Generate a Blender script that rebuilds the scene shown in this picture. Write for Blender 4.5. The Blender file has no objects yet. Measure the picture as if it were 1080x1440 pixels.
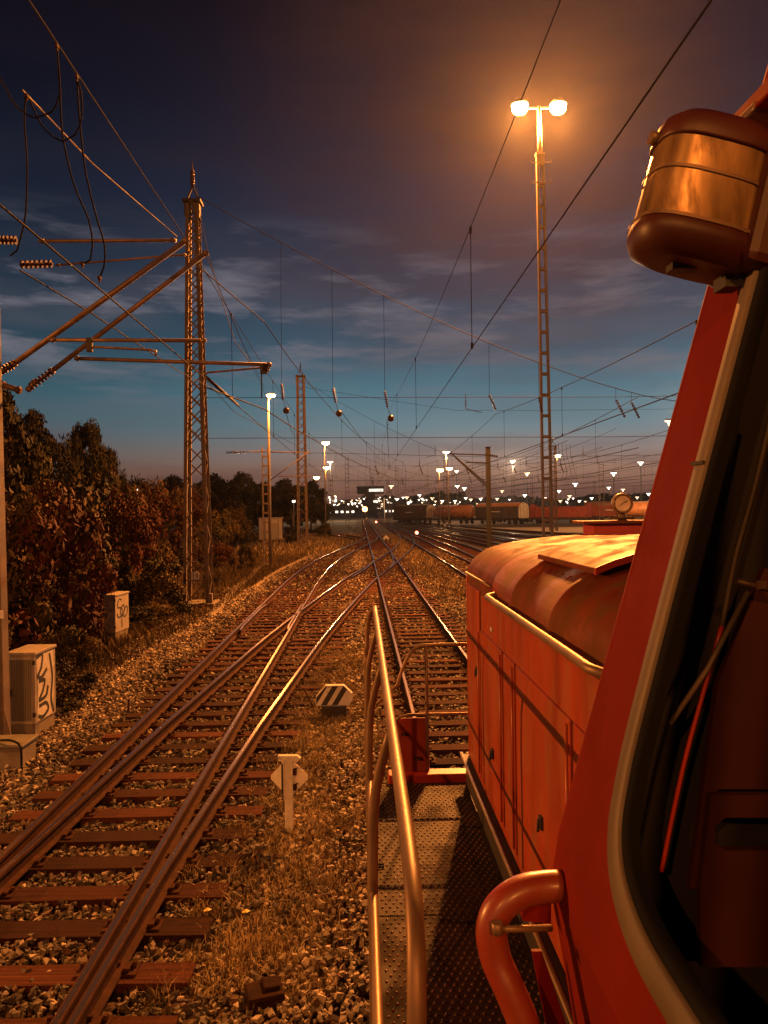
import bpy, math, random
import numpy as np
from mathutils import Vector, Matrix

S = bpy.context.scene
C = S.collection
PI = math.pi
rnd = random.Random(7)
rng = np.random.default_rng(7)

# ------------------------------------------------------------------ camera
FPX = 1080.0
CAM = Vector((0, 0, 3.3))
YAW, PITCH, ROLL = math.radians(1.75), math.radians(-0.19), math.radians(0.8)
fw = Vector((math.sin(YAW) * math.cos(PITCH), math.cos(YAW) * math.cos(PITCH), math.sin(PITCH)))
r0 = fw.cross(Vector((0, 0, 1))).normalized()
u0 = r0.cross(fw).normalized()
rt = r0 * math.cos(ROLL) - u0 * math.sin(ROLL)
up = u0 * math.cos(ROLL) + r0 * math.sin(ROLL)
cd = bpy.data.cameras.new('camera')
cam = bpy.data.objects.new('camera', cd)
C.objects.link(cam)
M = Matrix((rt, up, -fw)).transposed().to_4x4()
M.translation = CAM
cam.matrix_world = M
cd.sensor_fit = 'VERTICAL'
cd.sensor_height = 36
cd.lens = 36 * FPX / 1440
cd.clip_start = 0.05
cd.clip_end = 6000
S.camera = cam
S.render.resolution_x, S.render.resolution_y = 768, 1024

def W(px, py, d):
    """real point seen in direction (px,py) of the photo at forward distance d"""
    return CAM + fw * d + rt * ((px - 540) * d / FPX) + up * ((720 - py) * d / FPX)

def G(px, py, z=0.0):
    k = fw + rt * ((px - 540) / FPX) + up * ((720 - py) / FPX)
    t = (z - CAM.z) / k.z
    return CAM + k * t

def WY(px, py, Y):
    k = fw + rt * ((px - 540) / FPX) + up * ((720 - py) / FPX)
    return CAM + k * (Y / k.y)

# ------------------------------------------------------------------ world (dusk sky, clouds)
w = bpy.data.worlds.new('World')
S.world = w
w.use_nodes = True
nt = w.node_tree
N, L = nt.nodes, nt.links
N.clear()
def wn(t, **k):
    n = N.new(t)
    for a, b in k.items(): setattr(n, a, b)
    return n
def wmath(op, a, b=None):
    n = wn('ShaderNodeMath', operation=op)
    for i, v in enumerate((a, b)):
        if v is None: continue
        if isinstance(v, (int, float)): n.inputs[i].default_value = v
        else: L.new(v, n.inputs[i])
    return n.outputs[0]
def wmix(f, a, b, bt='MIX'):
    n = wn('ShaderNodeMix', data_type='RGBA', blend_type=bt)
    for i, v in ((0, f), (6, a), (7, b)):
        if isinstance(v, (int, float)): n.inputs[i].default_value = v
        elif isinstance(v, tuple): n.inputs[i].default_value = v + (1,)
        else: L.new(v, n.inputs[i])
    return n.outputs[2]
def wramp(inp, pts, interp='LINEAR'):
    n = wn('ShaderNodeValToRGB')
    e = n.color_ramp.elements
    n.color_ramp.interpolation = interp
    while len(e) > 1: e.remove(e[-1])
    e[0].position = pts[0][0]; e[0].color = tuple(pts[0][1]) + (1,)
    for p, c in pts[1:]:
        q = e.new(p); q.color = tuple(c) + (1,)
    L.new(inp, n.inputs[0])
    return n.outputs[0]
tc = wn('ShaderNodeTexCoord')
sp = wn('ShaderNodeSeparateXYZ')
L.new(tc.outputs['Generated'], sp.inputs[0])
X, Y, Z = sp.outputs
sky = wramp(Z, [(0.0, (.115, .048, .032)), (.022, (.20, .085, .058)), (.05, (.29, .16, .115)), (.075, (.24, .20, .19)),
                (.105, (.14, .225, .26)), (.15, (.075, .19, .25)), (.20, (.045, .11, .165)), (.28, (.030, .056, .098)),
                (.37, (.014, .026, .056)), (.46, (.006, .011, .027)), (.56, (.0015, .004, .012)), (1, (.002, .003, .007))])
# darker towards the left, brighter low in the middle right
az = wmath('ARCTAN2', X, Y)
azf = wn('ShaderNodeMapRange'); azf.inputs[1].default_value = -.5; azf.inputs[2].default_value = .22
azf.inputs[3].default_value = .5; azf.inputs[4].default_value = 1.05
azf.interpolation_type = 'SMOOTHSTEP'
L.new(az, azf.inputs[0])
sky = wmix(1.0, sky, azf.outputs[0], 'MULTIPLY')
# stretched thin clouds
mp = wn('ShaderNodeMapping'); mp.inputs['Scale'].default_value = (1.6, 1.6, 9)
mp.inputs['Rotation'].default_value = (0.1, -.12, 0)
mp.inputs['Location'].default_value = (.35, .2, .1)
L.new(tc.outputs['Generated'], mp.inputs[0])
nz = wn('ShaderNodeTexNoise'); nz.inputs['Scale'].default_value = 2.2; nz.inputs['Detail'].default_value = 7
nz.inputs['Roughness'].default_value = .52
L.new(mp.outputs[0], nz.inputs['Vector'])
cl = wn('ShaderNodeMapRange'); cl.inputs[1].default_value = .46; cl.inputs[2].default_value = .72
L.new(nz.outputs[0], cl.inputs[0])
ccol = wramp(Z, [(0, (.05, .025, .022)), (.06, (.11, .055, .05)), (.13, (.10, .12, .15)), (.2, (.12, .11, .135)), (.3, (.045, .042, .062)), (.42, (.012, .011, .02)), (.55, (.003, .003, .008))])
cf = wmath('MULTIPLY', cl.outputs[0], .62)
sky = wmix(cf, sky, ccol)
# a few bright small wisps
mp2 = wn('ShaderNodeMapping'); mp2.inputs['Scale'].default_value = (3.0, 3.0, 17)
mp2.inputs['Rotation'].default_value = (0, -.35, 0); mp2.inputs['Location'].default_value = (1.1, 4.3, .62)
L.new(tc.outputs['Generated'], mp2.inputs[0])
nz2 = wn('ShaderNodeTexNoise'); nz2.inputs['Scale'].default_value = 1.7; nz2.inputs['Detail'].default_value = 9
nz2.inputs['Roughness'].default_value = .6
L.new(mp2.outputs[0], nz2.inputs['Vector'])
c2 = wn('ShaderNodeMapRange'); c2.inputs[1].default_value = .49; c2.inputs[2].default_value = .64
L.new(nz2.outputs[0], c2.inputs[0])
zb = wramp(Z, [(.12, (0, 0, 0)), (.2, (1, 1, 1)), (.27, (1, 1, 1)), (.36, (0, 0, 0))])
sky = wmix(wmath('MULTIPLY', wmath('MULTIPLY', c2.outputs[0], zb), .8), sky, (.17, .165, .20))
# warm glow round the tall lamp, painted into the sky colour
dn = wn('ShaderNodeVectorMath', operation='DOT_PRODUCT')
dv = Vector((.22, 1, .46)).normalized()
dn.inputs[1].default_value = dv
L.new(tc.outputs['Generated'], dn.inputs[0])
gm = wn('ShaderNodeMapRange', interpolation_type='SMOOTHSTEP'); gm.inputs[1].default_value = .925; gm.inputs[2].default_value = 1.0
L.new(dn.outputs['Value'], gm.inputs[0])
nz3 = wn('ShaderNodeTexNoise'); nz3.inputs['Scale'].default_value = 3.4; nz3.inputs['Detail'].default_value = 5
L.new(mp.outputs[0], nz3.inputs['Vector'])
c3 = wn('ShaderNodeMapRange'); c3.inputs[1].default_value = .33; c3.inputs[2].default_value = .62
L.new(nz3.outputs[0], c3.inputs[0])
sky = wmix(wmath('MULTIPLY', wmath('MULTIPLY', gm.outputs[0], wmath('ADD', wmath('MULTIPLY', c3.outputs[0], .6), .4)), .5), sky, (.05, .022, .02))
bg = wn('ShaderNodeBackground'); bg.inputs[1].default_value = 1.0
L.new(sky, bg.inputs[0])
wo = wn('ShaderNodeOutputWorld'); L.new(bg.outputs[0], wo.inputs[0])

S.view_settings.view_transform = 'Standard'
S.view_settings.look = 'None'
S.view_settings.exposure = 0
S.view_settings.gamma = 1
S.render.engine = 'CYCLES'
cy = S.cycles
cy.use_denoising = True
cy.max_bounces = 5
cy.diffuse_bounces = 2
cy.glossy_bounces = 3
cy.transparent_max_bounces = 8
cy.volume_bounces = 0
cy.sample_clamp_indirect = 3
SODIUM = (1.0, .31, .052)
P_MAST = 1.05e5      # one floodlight head of the tall mast
P_SIDE_ASSUMED = 1.9e4      # assumed lamp, unseen, to the left of the engine
HAZE = .00009
P_BACK_ASSUMED = 2.1e4      # heads of the assumed mast, unseen behind the camera

# ------------------------------------------------------------------ materials
MATS = {}
def mat(name, col, rough=.7, metal=0, var=.25, vscale=6, bump=0, bscale=40, col2=None, c2f=(.45, .7), coat=0, spec=.5, emit=None, es=0, stretch=None, coord='Object', w2=None):
    """procedural material: colour broken up by two noises, optional second colour (dirt / rust), noise bump"""
    m = bpy.data.materials.new(name); m.use_nodes = True
    t = m.node_tree; n, l = t.nodes, t.links
    b = n['Principled BSDF']
    tcn = n.new('ShaderNodeTexCoord'); src = tcn.outputs[coord]
    if stretch:
        mpn = n.new('ShaderNodeMapping'); mpn.inputs['Scale'].default_value = stretch
        l.new(src, mpn.inputs[0]); src = mpn.outputs[0]
    a = n.new('ShaderNodeTexNoise'); a.inputs['Scale'].default_value = vscale; a.inputs['Detail'].default_value = 6
    l.new(src, a.inputs['Vector'])
    mx = n.new('ShaderNodeMix'); mx.data_type = 'RGBA'
    c = Vector(col)
    mx.inputs[6].default_value = tuple(c * (1 - var)) + (1,)
    mx.inputs[7].default_value = tuple(c * (1 + var)) + (1,)
    mr = n.new('ShaderNodeMapRange'); mr.inputs[1].default_value = .3; mr.inputs[2].default_value = .7
    l.new(a.outputs[0], mr.inputs[0]); l.new(mr.outputs[0], mx.inputs[0])
    out = mx.outputs[2]
    if col2:
        a2 = n.new('ShaderNodeTexNoise'); a2.inputs['Scale'].default_value = (w2 or vscale * .55); a2.inputs['Detail'].default_value = 9
        a2.inputs['Roughness'].default_value = .65
        l.new(src, a2.inputs['Vector'])
        m2 = n.new('ShaderNodeMapRange'); m2.inputs[1].default_value = c2f[0]; m2.inputs[2].default_value = c2f[1]
        l.new(a2.outputs[0], m2.inputs[0])
        mx2 = n.new('ShaderNodeMix'); mx2.data_type = 'RGBA'; mx2.inputs[7].default_value = tuple(col2) + (1,)
        l.new(m2.outputs[0], mx2.inputs[0]); l.new(out, mx2.inputs[6]); out = mx2.outputs[2]
        rr = n.new('ShaderNodeMapRange'); rr.inputs[3].default_value = rough; rr.inputs[4].default_value = min(1, rough + .3)
        l.new(m2.outputs[0], rr.inputs[0]); l.new(rr.outputs[0], b.inputs['Roughness'])
    else:
        b.inputs['Roughness'].default_value = rough
    l.new(out, b.inputs['Base Color'])
    b.inputs['Metallic'].default_value = metal
    b.inputs['Specular IOR Level'].default_value = spec
    if coat: b.inputs['Coat Weight'].default_value = coat; b.inputs['Coat Roughness'].default_value = .25
    if bump:
        bn = n.new('ShaderNodeTexNoise'); bn.inputs['Scale'].default_value = bscale; bn.inputs['Detail'].default_value = 4
        l.new(src, bn.inputs['Vector'])
        bp = n.new('ShaderNodeBump'); bp.inputs['Strength'].default_value = bump; bp.inputs['Distance'].default_value = .01
        l.new(bn.outputs[0], bp.inputs['Height']); l.new(bp.outputs[0], b.inputs['Normal'])
    if emit:
        b.inputs['Emission Color'].default_value = tuple(emit) + (1,); b.inputs['Emission Strength'].default_value = es
        m.cycles.emission_sampling = 'NONE'
    MATS[name] = m
    return m

def stones_mat(name, scale, cols, bump=.8, grass=None, gscale=.35):
    m = bpy.data.materials.new(name); m.use_nodes = True
    t = m.node_tree; n, l = t.nodes, t.links
    b = n['Principled BSDF']; b.inputs['Roughness'].default_value = .9; b.inputs['Specular IOR Level'].default_value = .15
    tcn = n.new('ShaderNodeTexCoord')
    v = n.new('ShaderNodeTexVoronoi'); v.inputs['Scale'].default_value = scale
    l.new(tcn.outputs['Object'], v.inputs['Vector'])
    sx = n.new('ShaderNodeSeparateColor'); l.new(v.outputs['Color'], sx.inputs[0])
    r = n.new('ShaderNodeValToRGB'); e = r.color_ramp.elements
    e[0].color = cols[0] + (1,); e[1].color = cols[-1] + (1,)
    for i, c in enumerate(cols[1:-1]):
        q = e.new((i + 1) / (len(cols) - 1)); q.color = c + (1,)
    l.new(sx.outputs[0], r.inputs[0]); out = r.outputs[0]
    if grass:
        g = n.new('ShaderNodeTexNoise'); g.inputs['Scale'].default_value = gscale; g.inputs['Detail'].default_value = 8; g.inputs['Roughness'].default_value = .7
        l.new(tcn.outputs['Object'], g.inputs['Vector'])
        mr = n.new('ShaderNodeMapRange'); mr.inputs[1].default_value = .48; mr.inputs[2].default_value = .62
        l.new(g.outputs[0], mr.inputs[0])
        gn = n.new('ShaderNodeTexNoise'); gn.inputs['Scale'].default_value = 9; gn.inputs['Detail'].default_value = 6
        l.new(tcn.outputs['Object'], gn.inputs['Vector'])
        gc = n.new('ShaderNodeMix'); gc.data_type = 'RGBA'; gc.inputs[6].default_value = grass[0] + (1,); gc.inputs[7].default_value = grass[1] + (1,)
        l.new(gn.outputs[0], gc.inputs[0])
        mx = n.new('ShaderNodeMix'); mx.data_type = 'RGBA'
        l.new(mr.outputs[0], mx.inputs[0]); l.new(out, mx.inputs[6]); l.new(gc.outputs[2], mx.inputs[7]); out = mx.outputs[2]
    l.new(out, b.inputs['Base Color'])
    bp = n.new('ShaderNodeBump'); bp.inputs['Strength'].default_value = bump; bp.inputs['Distance'].default_value = .03; bp.invert = True
    l.new(v.outputs['Distance'], bp.inputs['Height']); l.new(bp.outputs[0], b.inputs['Normal'])
    MATS[name] = m
    return m

mat('soil', (.045, .03, .017), .95, var=.5, vscale=.8, bump=.8, bscale=9, col2=(.08, .055, .03), c2f=(.4, .65))
stones_mat('ballast', 16, [(.016, .010, .008), (.045, .028, .02), (.08, .052, .036), (.15, .105, .075)], 1.0, ((.035, .013, .007), (.06, .026, .012)))
stones_mat('path_gravel', 22, [(.14, .10, .07), (.22, .17, .12), (.34, .27, .19)], .7)
stones_mat('verge', 9, [(.03, .02, .009), (.06, .04, .018), (.10, .07, .035)], .9)
mat('stone', (.105, .078, .058), .8, var=.6, vscale=7, coord='Object', bump=.3, bscale=60)
mat('wood', (.045, .014, .007), .9, var=.6, vscale=3, bump=1.0, bscale=26, spec=.12, stretch=(1.0, 14, 14), col2=(.095, .036, .018), c2f=(.55, .75))
mat('rust', (.045, .016, .008), .85, spec=.1, var=.35, vscale=9, bump=.3)
mat('rail_top', (.55, .45, .36), .24, metal=1, var=.12, vscale=5, stretch=(6, .2, 1))
mat('steel', (.12, .082, .058), .65, metal=.2, var=.25, vscale=3, bump=.1, col2=(.11, .055, .032), c2f=(.5, .7))
mat('tube_steel', (.19, .12, .075), .5, metal=.4, var=.35, vscale=5)
mat('dark_steel', (.03, .022, .018), .65, metal=.2, var=.3, vscale=4)
mat('wire', (.012, .010, .010), .8, var=.1, spec=.15)
mat('rubber', (.008, .008, .009), .9, var=.2, spec=.1)
mat('insulator', (.05, .02, .012), .25, var=.2)
mat('concrete', (.15, .12, .09), .9, var=.3, vscale=5, bump=.5, bscale=30)
mat('cabinet', (.27, .23, .18), .6, var=.12, vscale=4, col2=(.13, .085, .05), c2f=(.6, .8))
mat('cabinet_dark', (.10, .085, .065), .65, var=.15)
mat('white_paint', (.52, .48, .41), .55, var=.12, vscale=8, col2=(.25, .16, .09), c2f=(.55, .75), w2=14)
mat('sign_white', (.72, .66, .55), .5, var=.08, vscale=9)
mat('black_paint', (.018, .016, .015), .6, var=.3)
mat('hood_red', (.29, .042, .012), .42, spec=.3, var=.25, vscale=2.2, col2=(.24, .085, .035), c2f=(.46, .74), w2=2.4, coat=.12, bump=.05, bscale=14, stretch=(3, 3, .8))
mat('roof_red', (.14, .026, .008), .55, spec=.16, var=.3, vscale=4, col2=(.11, .048, .02), c2f=(.45, .62), w2=5, coat=0, bump=.05, bscale=16, stretch=(1.2, 1, 1))
mat('cab_red', (.15, .009, .004), .62, var=.22, vscale=2.2, spec=.1, col2=(.10, .010, .005), c2f=(.5, .8), w2=5, bump=.02)
mat('grab_red', (.22, .02, .009), .36, var=.25, vscale=9, col2=(.2, .05, .02), coat=.35, bump=.12, bscale=30)
mat('bright_red', (.34, .025, .010), .45, var=.1, coat=.3)
mat('plate_steel', (.024, .010, .006), .7, spec=.2, var=.5, vscale=6, col2=(.014, .006, .004))
mat('worn_nub', (.12, .055, .028), .4, metal=.5, var=.7, vscale=3)
mat('gasket', (.10, .075, .052), .6, metal=0, var=.2, vscale=9)
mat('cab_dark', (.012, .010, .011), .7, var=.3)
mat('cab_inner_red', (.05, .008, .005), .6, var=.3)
mat('lamp_glass_sheen', (.30, .19, .085), .34, metal=.55, var=.75, vscale=22, stretch=(1, 1, .25), col2=(.10, .05, .02), c2f=(.45, .6), w2=16)  # vertical highlight streaks and amber reflection of the lamp glass put into the colour
mat('lamp_case', (.055, .010, .006), .5, var=.3, vscale=8, bump=.03)
mat('dial_face', (.6, .5, .36), .35, var=.3, vscale=11)
mat('pole_grey', (.17, .14, .11), .6, metal=.1, var=.15, vscale=2)
mat('lamp_housing', (.2, .18, .16), .5, metal=.3)
mat('shed', (.4, .34, .27), .7, var=.15, vscale=1.3)
mat('wagon_dark', (.055, .045, .04), .7, var=.4, vscale=1.5, col2=(.11, .06, .04))
mat('wagon_brown', (.16, .06, .035), .65, var=.3, vscale=1.2, col2=(.2, .12, .08))
mat('wagon_red', (.22, .03, .016), .6, var=.25, vscale=1.2, col2=(.22, .06, .035))
mat('wagon_pale', (.36, .3, .22), .6, var=.2, vscale=1.5)
mat('wagon_orange', (.4, .16, .06), .5, var=.25, vscale=1.5)
mat('building', (.045, .035, .03), .8, var=.2)
mat('wood_far', (.03, .025, .018), 1, var=.3, vscale=.1)
mat('lens_sodium', (1, .6, .3), .5, emit=(1, .60, .24), es=42)
mat('lens_sodium_far', (1, .6, .3), .5, emit=(1, .66, .36), es=3.5)
mat('lens_white', (1, .9, .8), .5, emit=(1, .84, .66), es=5)
mat('lens_red', (.8, .05, .02), .5, emit=(1, .16, .07), es=14)
mat('lens_orange', (.9, .2, .05), .5, emit=(1, .25, .06), es=26)
mat('window_lit', (.9, .85, .7), .5, emit=(1, .88, .72), es=1.6)
mat('leaf_yellow', (.55, .42, .08), .6, var=.1)
def leafmat(name, col, var):
    m = mat(name, col, .75, var=var, vscale=.9, spec=.25)
    return m
leafmat('leaf_green', (.028, .024, .008), .6)
leafmat('leaf_olive', (.07, .042, .013), .6)
leafmat('leaf_red', (.05, .010, .005), .5)
leafmat('leaf_dark', (.010, .009, .005), .5)
mat('bark', (.06, .045, .03), .9, var=.3)
mat('dry_grass', (.15, .10, .042), .85, var=.5, vscale=3, spec=.2)

def glass_mat():
    m = bpy.data.materials.new('window_glass'); m.use_nodes = True
    n, l = m.node_tree.nodes, m.node_tree.links
    n.remove(n['Principled BSDF'])
    f = n.new('ShaderNodeFresnel'); f.inputs[0].default_value = 1.5
    tr = n.new('ShaderNodeBsdfTransparent'); tr.inputs[0].default_value = (.55, .55, .55, 1)
    g = n.new('ShaderNodeBsdfGlossy'); g.inputs['Roughness'].default_value = .04
    mx = n.new('ShaderNodeMixShader')
    l.new(f.outputs[0], mx.inputs[0]); l.new(tr.outputs[0], mx.inputs[1]); l.new(g.outputs[0], mx.inputs[2])
    l.new(mx.outputs[0], n['Material Output'].inputs[0])
    MATS['window_glass'] = m
glass_mat()

# ------------------------------------------------------------------ mesh builder
def vary_by_object(name, lo, hi):
    m = MATS[name]; n, l = m.node_tree.nodes, m.node_tree.links
    b = n['Principled BSDF']; src = b.inputs['Base Color'].links[0].from_socket
    oi = n.new('ShaderNodeObjectInfo'); mr = n.new('ShaderNodeMapRange'); mr.inputs[3].default_value = lo; mr.inputs[4].default_value = hi
    l.new(oi.outputs['Random'], mr.inputs[0])
    mx = n.new('ShaderNodeMix'); mx.data_type = 'RGBA'; mx.blend_type = 'MULTIPLY'; mx.inputs[0].default_value = 1
    l.new(src, mx.inputs[6]); l.new(mr.outputs[0], mx.inputs[7]); l.new(mx.outputs[2], b.inputs['Base Color'])
vary_by_object('wood', .45, 1.7)

class MB:
    def __init__(s): s.v = []; s.f = []; s.m = []; s.s = []
    def add(s, vs, fs, mi=0, smooth=False):
        o = len(s.v); s.v += [tuple(p) for p in vs]
        for f in fs:
            s.f.append([i + o for i in f]); s.m.append(mi); s.s.append(smooth)
        return s
    def box(s, c, d, rot=None, mi=0):
        c = Vector(c); h = Vector(d) / 2
        vs = [Vector((x * h.x, y * h.y, z * h.z)) for x in (-1, 1) for y in (-1, 1) for z in (-1, 1)]
        if rot is not None: vs = [rot @ q for q in vs]
        return s.add([c + q for q in vs], [(0, 1, 3, 2), (4, 6, 7, 5), (0, 4, 5, 1), (2, 3, 7, 6), (0, 2, 6, 4), (1, 5, 7, 3)], mi)
    def bx(s, x0, x1, y0, y1, z0, z1, mi=0):
        return s.box(((x0 + x1) / 2, (y0 + y1) / 2, (z0 + z1) / 2), (x1 - x0, y1 - y0, z1 - z0), mi=mi)
    def bar(s, p, q, wd, h, mi=0, upv=(0, 0, 1)):
        p, q = Vector(p), Vector(q); d = q - p; ln = d.length
        if ln < 1e-6: return s
        y = d / ln; u = Vector(upv)
        if abs(y.dot(u)) > .98: u = Vector((1, 0, 0))
        x = y.cross(u).normalized(); z = x.cross(y)
        return s.box((p + q) / 2, (wd, ln, h), Matrix((x, y, z)).transposed(), mi)
    def tube(s, pts, r, n=8, mi=0, caps=True, flat=1.0):
        pts = [Vector(p) for p in pts]; k = len(pts)
        rs = r if isinstance(r, (list, tuple)) else [r] * k
        vs, fs = [], []
        t = (pts[1] - pts[0]).normalized()
        a = Vector((0, 0, 1)) if abs(t.z) < .9 else Vector((1, 0, 0))
        nx = t.cross(a).normalized()
        for i in range(k):
            if i == 0: t = pts[1] - pts[0]
            elif i == k - 1: t = pts[-1] - pts[-2]
            else: t = (pts[i + 1] - pts[i]).normalized() + (pts[i] - pts[i - 1]).normalized()
            t = t.normalized()
            nx = (nx - t * nx.dot(t)).normalized(); ny = t.cross(nx)
            for j in range(n):
                an = 2 * PI * j / n
                vs.append(pts[i] + (nx * math.cos(an) + ny * math.sin(an) * flat) * rs[i])
        for i in range(k - 1):
            for j in range(n):
                fs.append((i * n + j, i * n + (j + 1) % n, (i + 1) * n + (j + 1) % n, (i + 1) * n + j))
        s.add(vs, fs, mi, n > 4)
        if caps:
            o = len(s.v) - len(vs)
            s.f.append([o + j for j in range(n)][::-1]); s.m.append(mi); s.s.append(False)
            s.f.append([o + (k - 1) * n + j for j in range(n)]); s.m.append(mi); s.s.append(False)
        return s
    def disc(s, c, ax, r, t, n=20, mi=0):
        c, ax = Vector(c), Vector(ax).normalized()
        return s.tube([c - ax * t / 2, c + ax * t / 2], r, n, mi)
    def loft(s, rings, mi=0, smooth=True, closed=True, caps=False):
        k = len(rings); n = len(rings[0]); o = len(s.v)
        s.v += [tuple(p) for r in rings for p in r]
        for i in range(k - 1):
            for j in range(n if closed else n - 1):
                s.f.append([o + i * n + j, o + i * n + (j + 1) % n, o + (i + 1) * n + (j + 1) % n, o + (i + 1) * n + j]); s.m.append(mi); s.s.append(smooth)
        if caps:
            s.f.append([o + j for j in range(n)][::-1]); s.m.append(mi); s.s.append(False)
            s.f.append([o + (k - 1) * n + j for j in range(n)]); s.m.append(mi); s.s.append(False)
        return s
    def build(s, name, mats, parent=None, bevel=0, origin=None, **props):
        me = bpy.data.meshes.new(name)
        v = s.v
        if origin is not None:
            o = Vector(origin); v = [(p[0] - o.x, p[1] - o.y, p[2] - o.z) for p in v]
        me.from_pydata(v, [], s.f)
        if isinstance(mats, str): mats = [mats]
        for q in mats: me.materials.append(MATS[q])
        me.polygons.foreach_set('material_index', s.m)
        me.polygons.foreach_set('use_smooth', s.s)
        me.update()
        ob = bpy.data.objects.new(name, me); C.objects.link(ob)
        if origin is not None: ob.location = origin
        if parent: ob.parent = parent
        if bevel:
            bm = ob.modifiers.new('bevel', 'BEVEL'); bm.width = bevel; bm.segments = 2; bm.limit_method = 'ANGLE'; bm.angle_limit = .6
        for k_, q in props.items(): ob[k_] = q
        return ob

def npmesh(name, V, F, m, parent=None, smooth=False, midx=None, **props):
    """V (n,3), F (k,c) with constant corner count"""
    me = bpy.data.meshes.new(name)
    c = F.shape[1]
    me.vertices.add(len(V)); me.vertices.foreach_set('co', V.astype(np.float32).ravel())
    me.loops.add(F.size); me.loops.foreach_set('vertex_index', F.astype(np.int32).ravel())
    me.polygons.add(len(F)); me.polygons.foreach_set('loop_start', np.arange(0, F.size, c, dtype=np.int32))
    me.polygons.foreach_set('loop_total', np.full(len(F), c, dtype=np.int32))
    for q in ([m] if isinstance(m, str) else m): me.materials.append(MATS[q])
    if midx is not None: me.polygons.foreach_set('material_index', midx.astype(np.int32))
    me.polygons.foreach_set('use_smooth', np.full(len(F), smooth))
    me.update(calc_edges=True); me.validate()
    ob = bpy.data.objects.new(name, me); C.objects.link(ob)
    if parent: ob.parent = parent
    for k_, q in props.items(): ob[k_] = q
    return ob

def thing(name, label, cat, loc=(0, 0, 0), group=None, rz=0):
    o = bpy.data.objects.new(name, None); C.objects.link(o)
    o.location = loc; o.rotation_euler = (0, 0, rz); o['label'] = label; o['category'] = cat
    if group: o['group'] = group
    return o
def tag(o, label, cat, group=None):
    o['label'] = label; o['category'] = cat
    if group: o['group'] = group
    return o
def copytree(o, parent=None):
    c = o.copy(); C.objects.link(c); c.parent = parent
    for ch in list(o.children): copytree(ch, c)
    return c
def lamp(name, kind, loc, power, col, parent=None, r=.2, **k):
    ld = bpy.data.lights.new(name, kind); ld.energy = power; ld.color = col; ld.shadow_soft_size = r
    for a, b in k.items(): setattr(ld, a, b)
    o = bpy.data.objects.new(name, ld); C.objects.link(o); o.location = loc
    if parent: o.parent = parent
    return o
def cat(pts, step=1.0):
    """Catmull-Rom through 2D/3D points, resampled about every step"""
    P = [Vector(p) for p in pts]; P = [P[0] * 2 - P[1]] + P + [P[-1] * 2 - P[-2]]
    out = []
    for i in range(1, len(P) - 2):
        a, b, c, d = P[i - 1:i + 3]
        n = max(1, int((c - b).length / step))
        for j in range(n):
            t = j / n
            out.append(.5 * ((2 * b) + (c - a) * t + (2 * a - 5 * b + 4 * c - d) * t * t + (-a + 3 * b - 3 * c + d) * t ** 3))
    out.append(P[-2])
    return out
def interp(xs, ys):
    return lambda t: float(np.interp(t, xs, ys))

# ------------------------------------------------------------------ ground
GZ = -.32
g = MB(); g.add([(-3000, -200, GZ - .06), (3000, -200, GZ - .06), (3000, 5000, GZ - .06), (-3000, 5000, GZ - .06)], [(0, 1, 2, 3)])
g.build('ground', 'soil', kind='structure')

cB1 = interp([-20, 36, 44, 52, 60, 68, 76, 86, 96, 110], [-2.78, -2.78, -2.62, -2.2, -1.5, -.7, .15, 1.0, 1.45, 1.56])
cB2 = interp([-20, 4.5, 7, 12, 19.5, 24, 30, 37, 46, 55, 63.6, 72, 80, 90, 100, 115, 500],
             [-2.69, -2.69, -2.63, -2.36, -1.83, -1.42, -.82, -.06, 1.2, 2.35, 3.4, 4.2, 4.8, 5.4, 5.75, 5.95, 5.95])

# ballast bed: gently uneven sheet, left border follows the outer left track
ys = np.concatenate([np.arange(-6, 40, .5), np.arange(40, 120, 2), np.arange(120, 420, 12)])
xs = np.concatenate([np.linspace(0, 1, 60)])
def lbord(y):
    return min(cB1(y) - 2.3, 0) if y < 110 else -1.4
vv, ff = [], []
for i, y in enumerate(ys):
    x0 = lbord(y) + .25 * math.sin(y * .9) + .15 * math.sin(y * 2.3)
    for j, t in enumerate(xs):
        x = x0 + (75 - x0) * t ** 2.2
        e = min(1, (x - x0) / .7)
        z = (-.245 + .045 * min(1, max(0, (y - 24) / 14))) * e + (GZ - .05) * (1 - e) + .012 * math.sin(x * 3.1 + y) * math.cos(y * 2.2)
        vv.append((x, y, z))
n = len(xs)
for i in range(len(ys) - 1):
    for j in range(n - 1):
        ff.append((i * n + j, i * n + j + 1, (i + 1) * n + j + 1, (i + 1) * n + j))
npmesh('ballast_bed', np.array(vv), np.array(ff), 'ballast', kind='structure', smooth=True)

def sheet(name, left, right, m, z, kind='structure'):
    b = MB(); vs = []
    for a, c in zip(left, right): vs += [(a[0], a[1], z), (c[0], c[1], z)]
    b.add(vs, [(2 * i, 2 * i + 1, 2 * i + 3, 2 * i + 2) for i in range(len(left) - 1)])
    return b.build(name, m, kind=kind)
# pale gravel foot path beside the left track
pth = cat([(-6.9, 8), (-6.1, 12), (-5.45, 18), (-5.0, 26), (-4.9, 36), (-4.7, 46), (-4.0, 58), (-3.1, 72), (-2.6, 90)], 1)
sheet('path', [(p.x - .55 - .12 * math.sin(p.y * 1.7), p.y) for p in pth], [(p.x + .5 + .1 * math.sin(p.y * 1.3 + 1), p.y) for p in pth], 'path_gravel', GZ + .012)
# dry verge to the left of it, and the strip between the yard tracks and the wagons
sheet('verge', [(-40, y) for y in range(5, 200, 15)], [(float(np.interp(y, [8, 12, 26, 46, 72, 120], [-6.9, -6.2, -5.2, -4.9, -3.3, -1.8])), y) for y in range(5, 200, 15)], 'verge', GZ - .04)

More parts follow.
